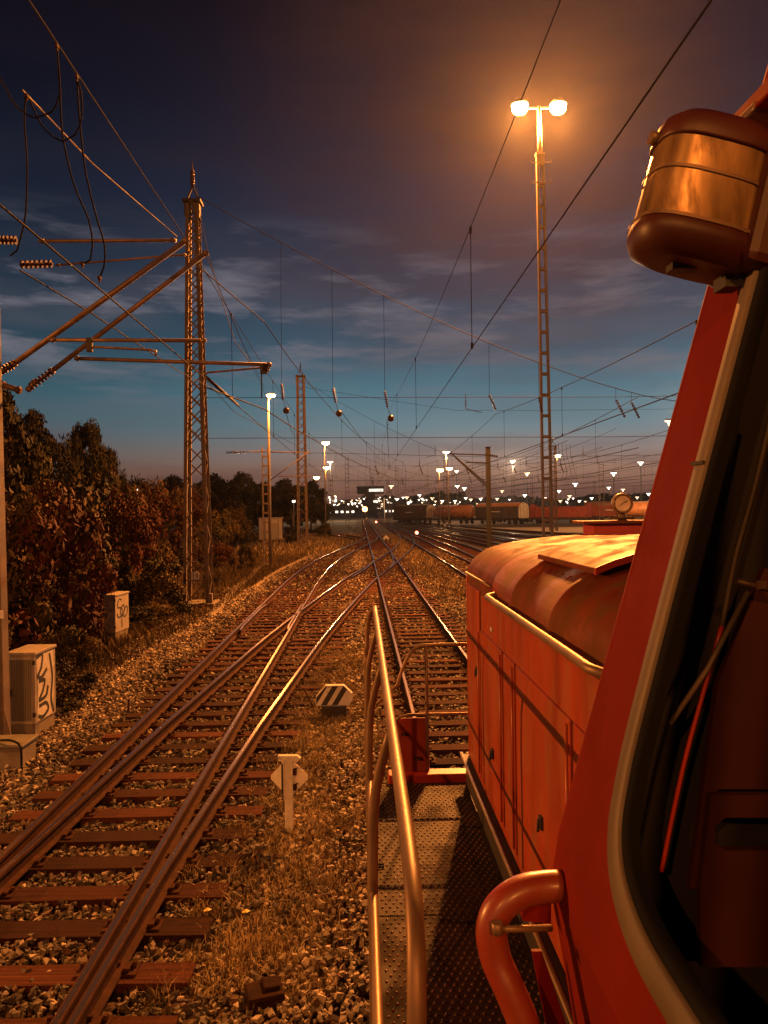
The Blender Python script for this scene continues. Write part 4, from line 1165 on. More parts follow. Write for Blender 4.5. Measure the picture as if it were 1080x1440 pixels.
# jumper loops (rubber cables)
t = thing('jumper_cables', 'black looped jumper cables hanging at the top left between the wires', 'cable')
loops = [[(80, 66), (84, 120), (88, 190), (104, 260), (125, 310), (130, 345), (127, 365), (116, 372)],
         [(108, 108), (112, 170), (120, 240), (134, 300), (147, 345), (146, 375), (140, 391)],
         [(36, 137), (34, 170), (38, 230), (36, 300), (30, 330), (24, 352), (14, 360)],
         [(-6, 98), (8, 125), (25, 152), (50, 166), (72, 158), (84, 132), (82, 90), (80, 66)],
         [(40, 136), (50, 160), (64, 183), (88, 199), (105, 190), (115, 165), (114, 130), (108, 108)]]
for lp in loops:
    b = MB(); b.tube(cat([WY(x, y, 7.1) for x, y in lp], .08), .0085, 7); b.build('cable', 'rubber', t)
for x, y in ((80, 65), (108, 108), (38, 135), (116, 371), (140, 391)):
    b = MB(); p = WY(x, y, 7.05); b.box(p, (.022, .05, .03)); b.box(p + Vector((0, 0, -.02)), (.012, .02, .04)); b.build('clamp', 'rust', t)

# ------------------------------------------------------------------ cabinets, signs, shed
def cabinet(label, bpx, bpy_, wd, dp, H, rz, ribs=False):
    p = G(bpx, bpy_, GZ)
    t = thing('electrical_cabinet', label, 'cabinet', (p.x, p.y, GZ), 'grey trackside cabinets', rz)
    b = MB(); b.bx(-wd / 2, wd / 2, 0, dp, .24, H - .05); b.build('body', 'cabinet', t, bevel=.008)
    b = MB(); b.bx(-wd / 2 - .02, wd / 2 + .02, -.02, dp + .02, H - .05, H); b.build('lid', 'cabinet', t, bevel=.008)
    b = MB(); b.bx(-wd / 2 + .015, wd / 2 - .015, .015, dp - .015, 0, .235); b.build('plinth', 'concrete', t, bevel=.01)
    b = MB()
    if ribs:
        for i in range(13): b.bx(-wd / 2 + .05 + i * (wd - .1) / 13, -wd / 2 + .05 + (i + .5) * (wd - .1) / 13, -.010, .001, .30, H - .12)
    else: b.bx(-wd / 2 + .03, wd / 2 - .03, -.008, .001, .28, H - .1)
    b.build('door_panel', 'cabinet_dark' if ribs else 'cabinet', t)
    return t
def stroke(parent, pts, wd, dp, zofs, x, m='black_paint', off=.004):
    """flat painted line on the +x side of a cabinet; pts are (u along depth, z)"""
    b = MB(); P = cat([(u * dp, z) for u, z in pts], .02)
    for a, c in zip(P[:-1], P[1:]):
        d = (c - a).normalized(); a = a - d * wd * .3; c = c + d * wd * .3; nn = Vector((-d.y, d.x)) * wd / 2
        b.add([(x + off, a.x - nn.x, a.y - nn.y), (x + off, c.x - nn.x, c.y - nn.y), (x + off, c.x + nn.x, c.y + nn.y), (x + off, a.x + nn.x, a.y + nn.y)], [(0, 1, 2, 3)])
        off += .00004
    return b.build('graffiti', m, parent)
c1 = cabinet('small grey cabinet with a black loop-letter graffiti on its right side', 155, 902, .32, .95, 1.32, -.10)
for pts in ([(.45, 1.12), (.3, 1.16), (.18, 1.05), (.2, .93), (.42, .9), (.5, .8), (.42, .66), (.2, .66), (.12, .76)],
            [(.45, .93), (.6, .96), (.66, .84), (.55, .68), (.4, .70), (.36, .82), (.46, .92)],
            [(.62, .80), (.6, .66), (.72, .62), (.86, .72), (.88, .86), (.78, .9), (.66, .8), (.5, .66), (.46, .5), (.48, .36)]):
    stroke(c1, pts, .045, .95, 0, .16)
c2 = cabinet('tall ribbed grey cabinet with pale graffiti behind the left edge mast', 30, 1040, .46, .75, 1.40, -.05, True)
for pts in ([(.1, 1.3), (.35, 1.32), (.3, 1.12), (.15, 1.0), (.3, .95), (.55, 1.05)], [(.2, .9), (.45, .88), (.35, .72), (.2, .6), (.5, .62), (.6, .75)], [(.2, .5), (.5, .5), (.6, .38), (.35, .3), (.15, .34)], [(.7, 1.28), (.82, .9), (.75, .55), (.85, .3)]):
    stroke(c2, pts, .06, .75, 0, .23, 'black_paint', .006)
b = MB(); b.add([(.2345, .06, .28), (.2345, .62, .26), (.2345, .69, .9), (.2345, .66, 1.33), (.2345, .05, 1.32), (.2345, .1, .8)], [(0, 1, 2, 3, 4, 5)]); b.build('paint_patch', 'white_paint', c2)
for c_, w_, d_, h_ in ((c1, .32, .95, 1.32), (c2, .46, .75, 1.40)):
    b = MB(); b.bx(-w_ / 2 + .05, -w_ / 2 + .09, -.03, -.006, h_ * .5, h_ * .58); b.build('lock', 'dark_steel', c_)
    b = MB()
    for z_ in (.36, h_ - .2): b.bx(w_ / 2 - .03, w_ / 2 + .012, -.02, 0.01, z_, z_ + .07)
    b.build('door_hinges', 'dark_steel', c_)
# dark concrete cable box at the mast foot
p = G(50, 1052, GZ)
t = thing('cable_pit', 'dark low concrete box in front of the tall ribbed cabinet', 'cable pit', (px0.x + .34, MY - .55, GZ))
b = MB(); b.box((0, 0, .17), (.6, .5, .42)); b.build('body', 'concrete', t, bevel=.02)
b = MB(); b.box((0, 0, .40), (.66, .56, .04)); b.build('lid', 'cabinet_dark', t, bevel=.01)
b = MB(); b.tube(cat([(-.05, -.1, .45), (.15, -.2, .47), (.3, -.27, .40), (.32, -.29, .1), (.33, -.3, -.05)], .05), .016, 6); b.build('cable', 'rubber', t)

# striped octagonal marker
p = G(470, 1010, -.24)
t = thing('striped_marker', 'low octagonal board with black and white diagonal stripes between the tracks', 'track marker', (p.x, p.y, -.24), None, -.02)
def clip_poly(poly, a, b_, c, keep_less=True):
    out = []
    for i in range(len(poly)):
        P, Q = poly[i], poly[(i + 1) % len(poly)]
        fp, fq = a * P[0] + b_ * P[1] - c, a * Q[0] + b_ * Q[1] - c
        if (fp <= 0) == keep_less: out.append(P)
        if (fp <= 0) != (fq <= 0):
            u = fp / (fp - fq); out.append((P[0] + (Q[0] - P[0]) * u, P[1] + (Q[1] - P[1]) * u))
    return out
OW = .31; OCT = [(-OW, .22), (-OW, .36), (-OW + .17, .56), (OW - .14, .56), (OW, .42), (OW, .30), (OW - .05, .22)]
b = MB(); nO = len(OCT)
b.add([(x, -.02, z) for x, z in OCT] + [(x, .10, z) for x, z in OCT], [tuple(range(nO)), tuple(range(nO, 2 * nO))[::-1]] + [(i, (i + 1) % nO, nO + (i + 1) % nO, nO + i)[::-1] for i in range(nO)])
b.build('box', 'white_paint', t, bevel=.006)
b = MB()
for k in range(3):
    c0 = -.33 + k * .185
    q = clip_poly([(x * .97, .39 + (z - .39) * .95) for x, z in OCT], 1, -.62, c0 - .22, False)   # a*x+b*z > c
    q = clip_poly(q, 1, -.62, c0 - .22 + .10, True)
    if len(q) > 2: b.add([(x, -.0235, z) for x, z in q], [tuple(range(len(q)))])
b.build('stripes', 'black_paint', t)
b = MB(); b.box((0, .04, .1), (.42, .12, .2)); b.box((0, .04, .14), (.5, .05, .03)); b.build('stand', 'dark_steel', t)
b = MB(); b.tube([(-.34, .02, .15), (-.52, .12, .5)], .012, 5); b.build('lever', 'rust', t)

# diamond sign seen from behind
p = G(407, 1172, -.24)
t = thing('diamond_sign', 'small pale diamond sign on a short post, seen from behind', 'track sign', (p.x, p.y, -.24), None, -.06)
b = MB(); b.box((0, 0, .20), (.085, .05, .42)); b.build('lower_post', 'white_paint', t, bevel=.006)
b = MB(); b.box((0, -.012, .60), (.085, .03, .44)); b.box((.045, -.02, .6), (.01, .05, .44)); b.box((-.045, -.02, .6), (.01, .05, .44)); b.build('upper_post', 'white_paint', t)
b = MB(); r_ = .225
dp_ = [(math.cos(a) * (r_ + .0) * 1.0, math.sin(a) * r_) for a in (0, PI / 2, PI, 3 * PI / 2)]
pts = []
for i, (x, z) in enumerate(dp_):
    for s in (-1, 1):
        j = (i + s) % 4; pts.append((x + (dp_[j][0] - x) * .1, z + (dp_[j][1] - z) * .1))
pts = [pts[i] for i in range(8)]
b.add([(x, .045, .60 + z) for x, z in pts] + [(x, .051, .60 + z) for x, z in pts], [tuple(range(8)), tuple(range(8, 16))[::-1]] + [(i, i + 8, (i + 1) % 8 + 8, (i + 1) % 8) for i in range(8)])
b.build('plate', 'sign_white', t)
b = MB(); b.box((-.062, .01, .6), (.03, .06, .34)); b.build('backing_rail', 'black_paint', t)
for z in (.50, .67):
    b = MB(); b.box((.06, .01, z), (.05, .05, .05)); b.tube([(.05, -.02, z + .04), (.11, -.02, z + .06)], .006, 5); b.build('clamp', 'rust', t)
b = MB(); b.add([(-.11, -.03, .86), (.1, -.03, .86), (.135, -.03, .83), (.1, -.03, .79), (-.11, -.03, .80), (-.11, .03, .86), (.1, .03, .86), (.135, .03, .83), (.1, .03, .79), (-.11, .03, .80)], [(4, 3, 2, 1, 0), (5, 6, 7, 8, 9), (0, 1, 6, 5), (1, 2, 7, 6), (2, 3, 8, 7), (3, 4, 9, 8), (4, 0, 5, 9)])
b.build('top_bracket', 'white_paint', t)

# broken sleeper piece and a pale leaf on the ballast
p = G(372, 1402, -.2)
b = MB(); b.box((0, 0, 0), (.26, .2, .13)); b.box((.05, .03, .07), (.12, .13, .04)); o = b.build('wood_block', 'wood', bevel=.01); o.location = p; o.rotation_euler = (.05, .03, .3)
tag(o, 'short broken sleeper piece lying on the ballast at the bottom', 'wood block')
for k, (px, py, lab) in enumerate(((340, 1288, 'pale yellow leaf on the ballast left of the diamond sign foot'), (286, 1286, 'small yellowish leaf on the stones beside the sleeper end'))):
    p = G(px, py, -.2); b = MB()
    b.add([(0, 0, 0), (.03, .025, .012), (.075, .01, .004), (.05, -.03, .01), (.012, -.03, .006), (.035, -.002, .02)], [(0, 1, 5), (1, 2, 5), (2, 3, 5), (3, 4, 5), (4, 0, 5)])
    o = b.build('leaf', 'leaf_yellow'); o.location = (p.x, p.y, -.165); tag(o, lab, 'leaf')
# low stakes by the path
for px, py, lab in ((180, 1010, 'short pale stake at the edge of the path near the tall cabinet'), (110, 985, 'short brown stake in the verge behind the tall cabinet'), (385, 770, 'thin white stake near the pale shed')):
    p = G(px, py, GZ); b = MB(); b.bar((0, 0, -.1), (.02, 0, .34), .05, .03); o = b.build('stake', 'wood' if px != 385 else 'white_paint', bevel=.004); o.location = (p.x, p.y, GZ); tag(o, lab, 'stake', 'small stakes in the verge')
# cable trough beside the path
P = cat([(G(x, y, GZ).x, G(x, y, GZ).y) for x, y in ((384, 782), (366, 797), (352, 812), (334, 826), (312, 850), (296, 868))], 1.0)
t = thing('cable_trough', 'line of pale concrete trough covers beside the nearest lattice mast', 'cable trough')
k = 0
for a, c in zip(P[:-1], P[1:]):
    b = MB(); b.bar((a.x, a.y, GZ + .03), (c.x - (c.x - a.x) * .03, c.y - (c.y - a.y) * .03, GZ + .03 + rnd.uniform(-.01, .01)), .3, .09); b.build('cover', 'concrete', t, bevel=.01)
# shed
p = G(381, 759, GZ)
t = thing('shed', 'small pale flat-roofed shed between the ladder mast and second lattice mast', 'shed', (p.x, p.y, GZ), None, .12)
b = MB(); b.bx(-1.5, 1.5, 0, 2.4, 0, 2.65); b.build('wall', 'shed', t)
b = MB(); b.bx(-1.6, 1.6, -.1, 2.5, 2.65, 2.8); b.build('roof', 'cabinet', t)
b = MB(); b.bx(.1, .9, -.03, 0.0, .1, 2.1); b.build('door', 'cabinet', t)
b = MB()
for x in (-1.48, -.75, 0, .95, 1.46): b.bx(x - .04, x + .04, -.02, 0, 0, 2.6)
b.build('wall_posts', 'cabinet_dark', t)
# two small yellow lights in the bushes
for px, py, Yd, lab in ((193, 688, 75, 'small yellow light glowing among the bushes, upper left one'), (215, 699, 78, 'small yellow light glowing among the bushes, lower right one'), (413, 705, 85, 'small white light beside the second lattice mast')):
    p = WY(px, py, Yd); t = thing('garden_lamp', lab, 'lamp', (p.x, p.y, GZ), 'small lights left of the tracks')
    b = MB(); b.tube([(0, 0, 0), (0, 0, p.z - GZ)], .04, 6); b.build('pole', 'pole_grey', t)
    b = MB(); b.box((0, 0, p.z - GZ), (.3, .25, .2)); b.build('lens', 'lens_white', t)
    b = MB(); b.box((0, 0, p.z - GZ + .14), (.4, .35, .06)); b.build('cap', 'lamp_housing', t)
# dwarf signals
for px, py, m, lab in ((529, 734, 'lens_red', 'low red signal lamp left of the straight track, far away'), (586, 749, 'lens_red', 'low red signal lamp between the right-hand tracks'), (543, 757, 'white_paint', 'low white diamond marker right of the crossing')):
    p = G(px, py + 5, -.24); h = WY(px, py, p.y).z + .24
    t = thing('dwarf_signal', lab, 'signal', (p.x, p.y, -.24), 'low ground signals')
    b = MB(); b.box((0, 0, h / 2), (.25, .2, h)); b.build('stand', 'dark_steel', t)
    b = MB(); b.box((0, .02, h), (.5, .16, .5), Matrix.Rotation(PI / 4 if m == 'white_paint' else 0, 3, 'Y')); b.build('board', 'white_paint' if m == 'white_paint' else 'black_paint', t)
    if m != 'white_paint':
        b = MB(); b.disc((0, -.09, h), (0, 1, 0), .2, .06, 12); b.build('lens', m, t)
        b = MB(); b.disc((.1, -.09, h - .12), (0, 1, 0), .07, .07, 8); b.build('small_lens', 'lens_white', t)
p = WY(513, 716, 330)
t = thing('main_signal', 'bright orange signal light at the end of the straight track', 'signal', (p.x, 330, GZ))
b = MB(); b.tube([(0, 0, 0), (0, 0, p.z - GZ)], .12, 6); b.build('post', 'dark_steel', t)
b = MB(); b.box((0, .1, p.z - GZ), (1.4, .3, 1.8)); b.build('board', 'black_paint', t)
b = MB(); b.disc((0, -.1, p.z - GZ), (0, 1, 0), 1.1, .1, 14); b.build('lens', 'lens_orange', t)
# bright white-lit post right of it
p = G(541, 735, GZ)
t = thing('signal_post', 'pale lit post with a slanted arm right of the orange signal', 'signal post', (p.x, p.y, GZ))
hz = WY(538, 700, p.y).z - GZ
b = MB(); b.tube([(0, 0, 0), (-.1, 0, hz)], .16, 8); b.build('post', 'white_paint', t)
b = MB(); b.bar((0, -.1, hz * .55), (-2.6, -.1, hz), .22, .1); b.build('arm', 'white_paint', t)
b = MB(); b.box((0, 0, .4), (.6, .6, .8)); b.build('foot', 'concrete', t)
# far control tower
p = WY(521, 700, 520)
t = thing('control_tower', 'far dark control tower with a lit strip of windows', 'building', (p.x, 520, GZ))
ht = WY(521, 688, 520).z - GZ
b = MB(); b.bx(-3, 3, 1, 8, 0, ht - 3); b.bx(-9, 9, -2, 11, ht - 3, ht + 1.4); b.build('wall', 'building', t)
b = MB(); b.bx(-1, 8.6, -2.1, -1.98, ht - 1.7, ht + .2); b.build('window', 'window_lit', t)
b = MB(); b.bx(-6, -1.5, -2.1, -1.98, ht - 1.4, ht - .2); b.build('window', 'building', t)
b = MB(); b.bx(2, 5, -.1, 0, ht - 9, ht - 7.6); b.build('window', 'window_lit', t)
b = MB(); b.bx(-9.5, 9.5, -2.5, 11.5, ht + 1.4, ht + 2.0); b.tube([(2, 3, ht + 2), (2, 3, ht + 9)], .2, 5); b.build('roof', 'building', t)
# low far halls
for px0_, px1_, tp, Yd, lab in ((462, 500, 712, 430, 'far low hall left of the orange signal'), (540, 566, 709, 450, 'far low hall right of the control tower')):
    a, c = WY(px0_, tp, Yd), WY(px1_, tp, Yd)
    t = thing('hall', lab, 'building', (a.x, Yd, GZ)); wd = c.x - a.x
    b = MB(); b.bx(0, wd, 0, 12, 0, a.z - GZ); b.build('wall', 'building', t)
    b = MB(); b.bx(-.3, wd + .3, -.3, 12.3, a.z - GZ, a.z - GZ + .4); b.build('roof', 'building', t)
    for i in range(5):
        b = MB(); b.bx(wd * (i + .25) / 5, wd * (i + .75) / 5, -.1, 0, 2, 3.2); b.build('window', 'window_lit', t)

# ------------------------------------------------------------------ freight wagons
def wagon(label, x, y, direction, Ln, kind, body, roof=None, grp='freight wagons'):
    """near end at (x,y); wagon runs along direction"""
    d = Vector(direction).normalized(); rz = math.atan2(-d.x, d.y)
    t = thing('freight_wagon', label, 'freight wagon', (x, y, -.0), grp, rz)
    y0, y1 = .7, Ln - .7
    b = MB(); b.bx(-1.3, 1.3, y0, y1, 1.0, 1.3); b.bx(-1.32, -1.2, y0, y1, .8, 1.25); b.bx(1.2, 1.32, y0, y1, .8, 1.25); b.build('underframe', 'dark_steel', t)
    for yy in (y0 + 1.4, y0 + 3.2, y1 - 3.2, y1 - 1.4):
        b = MB()
        for s in (-1, 1): b.disc((s * .75, yy, .46), (1, 0, 0), .46, .12, 14)
        b.tube([(-.9, yy, .46), (.9, yy, .46)], .07, 6); b.build('wheelset', 'dark_steel', t)
    for yy, s in ((y0, -1), (y1, 1)):
        for sx in (-1, 1):
            b = MB(); b.tube([(sx * .87, yy, 1.05), (sx * .87, yy + s * .55, 1.05)], .1, 8); b.disc((sx * .87, yy + s * .6, 1.05), (0, 1, 0), .25, .06, 12); b.build('buffer', 'dark_steel', t)
    if kind == 'van':
        prof = [(-1.42, 1.3), (1.42, 1.3), (1.42, 3.1), (1.36, 3.5), (1.15, 3.85), (.75, 4.12), (0, 4.25), (-.75, 4.12), (-1.15, 3.85), (-1.36, 3.5), (-1.42, 3.1)]
        b = MB(); b.loft([[(a, yy, z) for a, z in prof] for yy in (y0 + .12, y1 - .12)], smooth=False); b.build('wall', body, t)
        b = MB()
        for yy in (y0 + .1, y1 - .1): b.add([(a, yy, z) for a, z in prof], [tuple(range(len(prof)))])
        for zz in (1.9, 2.6, 3.3): b.bx(-1.35, 1.35, y0, y0 + .09, zz - .05, zz + .05)
        for xx in (-.9, 0, .9): b.bx(xx - .05, xx + .05, y0 - .02, y0 + .09, 1.35, 3.7)
        b.build('end_wall', 'wagon_pale', t)
        b = MB(); rp = [(a * 1.02, z + .04) for a, z in prof[3:10]]
        n_ = 26
        b.loft([[(a * (1 + .012 * (i % 2)), y0 + (y1 - y0) * i / n_, z + .05 * (i % 2)) for a, z in rp] for i in range(n_ + 1)], smooth=False, closed=False); b.build('roof', roof or 'wagon_pale', t)
        b = MB()
        for i in range(12):
            yy = y0 + .4 + (y1 - y0 - .8) * i / 11; b.bx(-1.46, -1.41, yy - .04, yy + .04, 1.3, 3.2); b.bx(1.41, 1.46, yy - .04, yy + .04, 1.3, 3.2)
        b.build('side_ribs', body, t)
        b = MB(); b.bx(-1.475, -1.462, Ln * .42, Ln * .62, 2.45, 2.65); b.build('side_stripe', 'white_paint', t)
    elif kind == 'tank':
        b = MB(); n_ = 16
        rings = [[(r * math.cos(a), yy, 2.6 + r * math.sin(a)) for a in np.linspace(0, 2 * PI, n_, endpoint=False)] for r, yy in ((.5, y0 + .3), (1.1, y0 + .45), (1.4, y0 + .9), (1.4, y1 - .9), (1.1, y1 - .45), (.5, y1 - .3))]
        b.loft(rings, caps=True); b.build('tank', body, t)
        b = MB(); b.bx(-.35, .35, y0 + 1, y1 - 1, 3.98, 4.08); b.disc((0, Ln / 2, 4.1), (0, 0, 1), .35, .3, 12); b.build('catwalk', 'wagon_pale', t)
        b = MB()
        for s in (-1, 1): b.bar((s * 1.2, y0 + .2, 1.3), (s * .1, y0 + .2, 3.6), .12, .1)
        b.build('end_frame', 'wagon_pale', t)
        b = MB()
        for yy in (y0 + 2, Ln / 2, y1 - 2): b.box((0, yy, 1.6), (2.2, .5, .7))
        b.build('saddle', 'dark_steel', t)
    else:
        b = MB(); b.bx(-1.4, 1.4, y0, y1, 1.3, 1.45); b.bx(-1.4, -1.3, y0, y1, 1.45, 3.3); b.bx(1.3, 1.4, y0, y1, 1.45, 3.3); b.build('side_wall', body, t)
        b = MB(); prof = [(-1.4, 1.45), (1.4, 1.45), (1.4, 3.3), (.9, 3.75), (0, 3.95), (-.9, 3.75), (-1.4, 3.3)]
        for yy in (y0, y1 - .12): b.loft([[(a, yy + e, z) for a, z in prof] for e in (0, .1)], smooth=False, caps=True)
        b.build('end_wall', 'wagon_red', t)
        b = MB()
        for i in range(11):
            yy = y0 + .3 + (y1 - y0 - .6) * i / 10; b.bx(-1.47, -1.4, yy - .06, yy + .06, 1.3, 3.3); b.bx(1.4, 1.47, yy - .06, yy + .06, 1.3, 3.3)
        b.bx(-1.45, -1.25, y0, y1, 3.3, 3.4); b.bx(1.25, 1.45, y0, y1, 3.3, 3.4); b.build('side_ribs', body, t)
    return t
wagon('dark covered wagon with pale roof and gridded end, right of the column', 32.0, 147, (-.57, .82), 13.6, 'van', 'wagon_dark', 'wagon_orange')
wagon('orange-topped tank wagon left of the dark steel column', 24.0, 158.5, (-.57, .82), 13.2, 'tank', 'wagon_orange')
wagon('dark covered wagon at the left end of the row', 16.2, 169.8, (-.57, .82), 13.6, 'van', 'wagon_dark', 'wagon_dark')
wagon('brown open wagon beyond the dark covered one at the left end', 14.5, 184, (-.35, .93), 13.6, 'open', 'wagon_brown')
wagon('bright red open wagon with a rounded end, right of the tall lamp mast', 44.6, 146, (-.83, .56), 13.0, 'open', 'wagon_red')
wagon('dull red open wagon left of the round dial', 38.5, 166, (-.7, .7), 13.0, 'open', 'wagon_brown')
wagon('orange tank wagon partly hidden by the round dial', 60.0, 138, (-.95, .30), 14.0, 'tank', 'wagon_orange')
wagon('red covered wagon behind the red pillar', 58.0, 152, (-.8, .6), 14.0, 'van', 'wagon_red', 'wagon_brown')

# ------------------------------------------------------------------ the red locomotive
loco = thing('locomotive', 'red diesel shunting locomotive seen along its hood and left walkway', 'locomotive', (1.56, 0, 0))
LO = Vector((1.56, 0, 0))
def lb(b, name, m, parent=None, bevel=0):
    o_ = b.build(name, m, parent or loco, bevel)
    # vertices are given in world space: shift by the thing's base
    if (parent or loco) is loco: o_.location = -LO
    return o_
PR = [(.685, 2.80), (.688, 2.86), (.70, 2.915), (.73, 2.965), (.775, 3.005), (.84, 3.04), (.95, 3.07), (1.1, 3.092), (1.3, 3.11), (1.56, 3.118)]
PR = PR + [(3.12 - x, z) for x, z in PR[:-1][::-1]]
PR = [(q.x, q.y) for q in cat(PR, .02)]
def ring(y, off=0.0):
    cx_, cz_ = 1.56, 2.7
    out = []
    for x, z in PR:
        v = Vector((x - cx_, z - cz_)); k = off / max(v.length, .1) if False else 0
        nx_ = -1 if x < .8 else (1 if x > 2.32 else (x - cx_) * .35)
        nz_ = 1 if .74 < x < 2.38 else .4
        n_ = Vector((nx_, nz_)).normalized() * off
        out.append((x + n_.x, y, z + n_.y))
    return out
# side walls
b = MB(); b.bx(.685, .70, 1.0, 5.0, 1.69, 2.80); b.bx(2.42, 2.435, 1.0, 5.0, 1.69, 2.80); b.bx(.70, 2.42, 4.985, 5.0, 1.69, 2.80); hood = lb(b, 'hood', 'hood_red')
# front cap above 2.80
b = MB(); rr_ = ring(5.0); b.add(rr_, [tuple(range(len(rr_)))])
b.loft([ring(5.0), ring(4.02)], closed=False); b.loft([ring(4.02), ring(4.01, -.012), ring(3.99, -.012), ring(3.975, .014), ring(3.44, .014)], closed=False)
b.loft([ring(3.44, .014), ring(3.43, .028), ring(3.39, .028), ring(3.38, .014), ring(2.74, .014), ring(2.73, .028), ring(2.69, .028), ring(2.68, .014), ring(1.0, .014)], closed=False)
lb(b, 'hood_roof', 'roof_red')
# vertical front corner round
b = MB(); b.tube([(.70, 4.988, 1.70), (.70, 4.988, 2.86)], .018, 10); lb(b, 'corner_strip', 'hood_red')
# gutter lip
b = MB(); b.tube([(.676, 4.96, 2.886), (.676, 4.02, 2.886)], .007, 6); lb(b, 'rain_strip', 'tube_steel')
# doors on the side
dl = [(4.93, 4.42, 1.74, 2.82), (4.38, 3.72, 1.74, 2.60), (3.68, 3.42, 1.74, 2.60), (3.38, 2.50, 1.74, 2.60), (2.46, 1.55, 1.74, 2.60)]
for (ya, yb_, za, zb_) in dl:
    b = MB(); b.bx(.675, .686, yb_, ya, za, zb_); dr_ = lb(b, 'hood_door', 'hood_red', None, .004)
    b = MB(); b.bx(.6845, .6865, yb_ - .016, yb_ - .004, za, zb_); lb(b, 'door_gap', 'black_paint')
for y_, z_ in ((4.47, 2.35), (3.98, 2.02), (2.9, 2.1)):
    b = MB(); b.box((.671, y_, z_), (.016, .035, .05)); b.tube([(.660, y_, z_ + .015), (.657, y_, z_ - .035)], .006, 8); lb(b, 'door_handle', 'black_paint', None, .003)
# long vertical strips (hinges)
for y_ in (4.40, 3.70, 3.40, 2.48):
    b = MB(); b.tube([(.672, y_ + .045, 1.76), (.672, y_ + .045, 2.58)], .007, 6); lb(b, 'hinge', 'hood_red')
b = MB(); b.box((.6805, 4.03, 2.66), (.006, .05, .02)); lb(b, 'small_plate', 'white_paint')
# bottom ledge
b = MB(); b.bx(.64, .69, 1.0, 5.03, 1.655, 1.685); b.bx(.665, .69, 1.0, 5.0, 1.5, 1.655, 0); lb(b, 'hood_ledge', 'dark_steel', None, .004)
b = MB(); b.tube([(.64, 1.05, 1.69), (.64, 5.03, 1.69)], .011, 8); lb(b, 'ledge_edge', 'tube_steel')
# hood hand rail
b = MB(); b.tube(cat([(.70, 3.86, 2.862), (.655, 3.85, 2.86), (.628, 3.82, 2.856), (.624, 3.7, 2.855), (.624, 3.0, 2.855), (.624, 2.3, 2.855), (.628, 2.1, 2.852), (.655, 2.06, 2.845), (.71, 2.05, 2.84)], .05), .0155, 12); lb(b, 'hood_hand_rail', 'tube_steel')
# hatch on the roof
def prz(x): return float(np.interp(x, [q[0] for q in PR], [q[1] for q in PR]))
b = MB(); hx = [.80, .86, .95, 1.05, 1.2, 1.4, 1.56, 1.72, 1.92, 2.07, 2.17, 2.26, 2.32]
hz_ = lambda x: float(np.interp(1.56 - abs(x - 1.56), [.8, .86, .92, 1.0, 1.1, 1.25, 1.56], [3.066, 3.090, 3.11, 3.128, 3.141, 3.15, 3.158]))
outer = [(x, hz_(x) + .022) for x in hx]; inner = [(x, hz_(x)) for x in hx][::-1]
b.loft([[(x, y, z) for x, z in outer + inner] for y in (2.62, 3.46)], smooth=False, caps=True); lb(b, 'roof_hatch', 'roof_red', None, .003)
b = MB(); b.loft([[(x, y, z + .002) for x, z in [(p_[0], p_[1] - .0) for p_ in outer] + [(p_[0], p_[1] - .002) for p_ in inner]] for y in (2.598, 2.618)], smooth=False, caps=True); lb(b, 'hatch_edge', 'bright_red')
b = MB(); b.loft([[(x, y, z) for x, z in [(.88, 3.0), (.90, hz_(.9) - .004), (1.2, hz_(1.2) - .004), (1.56, hz_(1.56) - .004), (1.92, hz_(1.92) - .004), (2.22, hz_(2.2) - .006), (2.24, 3.0)]] for y in (2.70, 3.40)], smooth=False, caps=True); lb(b, 'hatch_collar', 'black_paint')
# small pressed louvre marks beside hatch
b = MB()
for i in range(5):
    y_ = 2.9 + i * .11; b.bar((.735, y_, 2.983), (.80, y_, 3.034), .02, .012)
lb(b, 'louvres', 'roof_red')['kind'] = 'stuff'
# red box and dial in front
b = MB(); b.bx(1.53, 2.1, 5.02, 5.25, 3.02, 3.185); bxr = lb(b, 'front_box', 'bright_red', None, .008)
b = MB(); b.bx(1.46, 2.12, 4.98, 5.28, 3.185, 3.205); lb(b, 'box_lid', 'roof_red', None, .004)
dc = WY(875, 708, 5.08)
b = MB(); n_ = 26
ri = []
for r, y_ in ((.052, -.012), (.056, -.024), (.066, -.022), (.070, -.008), (.070, .02), (.05, .045)):
    ri.append([(dc.x + r * math.cos(a), dc.y + y_, dc.z + r * math.sin(a)) for a in np.linspace(0, 2 * PI, n_, endpoint=False)])
b.loft(ri, caps=False); dial = lb(b, 'marker_lamp', 'tube_steel')
b = MB(); b.disc((dc.x, dc.y - .009, dc.z), (0, 1, 0), .053, .006, n_); o_ = b.build('lens', 'dial_face', dial)
b = MB(); b.bar((dc.x - .024, dc.y - .0135, dc.z - .018), (dc.x + .03, dc.y - .0135, dc.z + .022), .005, .002); b.bar((dc.x - .01, dc.y - .0135, dc.z - .002), (dc.x + .036, dc.y - .0135, dc.z + .014), .003, .002); b.build('crack_mark', 'dark_steel', dial)
b = MB()
for k in range(12):
    a = 2 * PI * k / 12; b.disc((dc.x + .061 * math.cos(a), dc.y - .024, dc.z + .061 * math.sin(a)), (0, 1, 0), .004, .006, 6)
b.build('screws', 'dark_steel', dial)
b = MB(); b.tube([(dc.x, dc.y + .01, dc.z - .068), (dc.x, dc.y + .01, 3.205)], [.018, .03], 10); b.disc((dc.x, dc.y + .01, dc.z - .092), (0, 0, 1), .045, .014, 14)
b.tube([(dc.x - .085, dc.y, dc.z - .085), (dc.x + .07, dc.y, dc.z - .098)], .009, 8)
for sx in (-.085, -.04, .04, .075): b.box((dc.x + sx, dc.y - .005, dc.z - .088 - (.01 if sx > 0 else 0)), (.014, .02, .022))
b.build('lamp_stand', 'steel', dial)

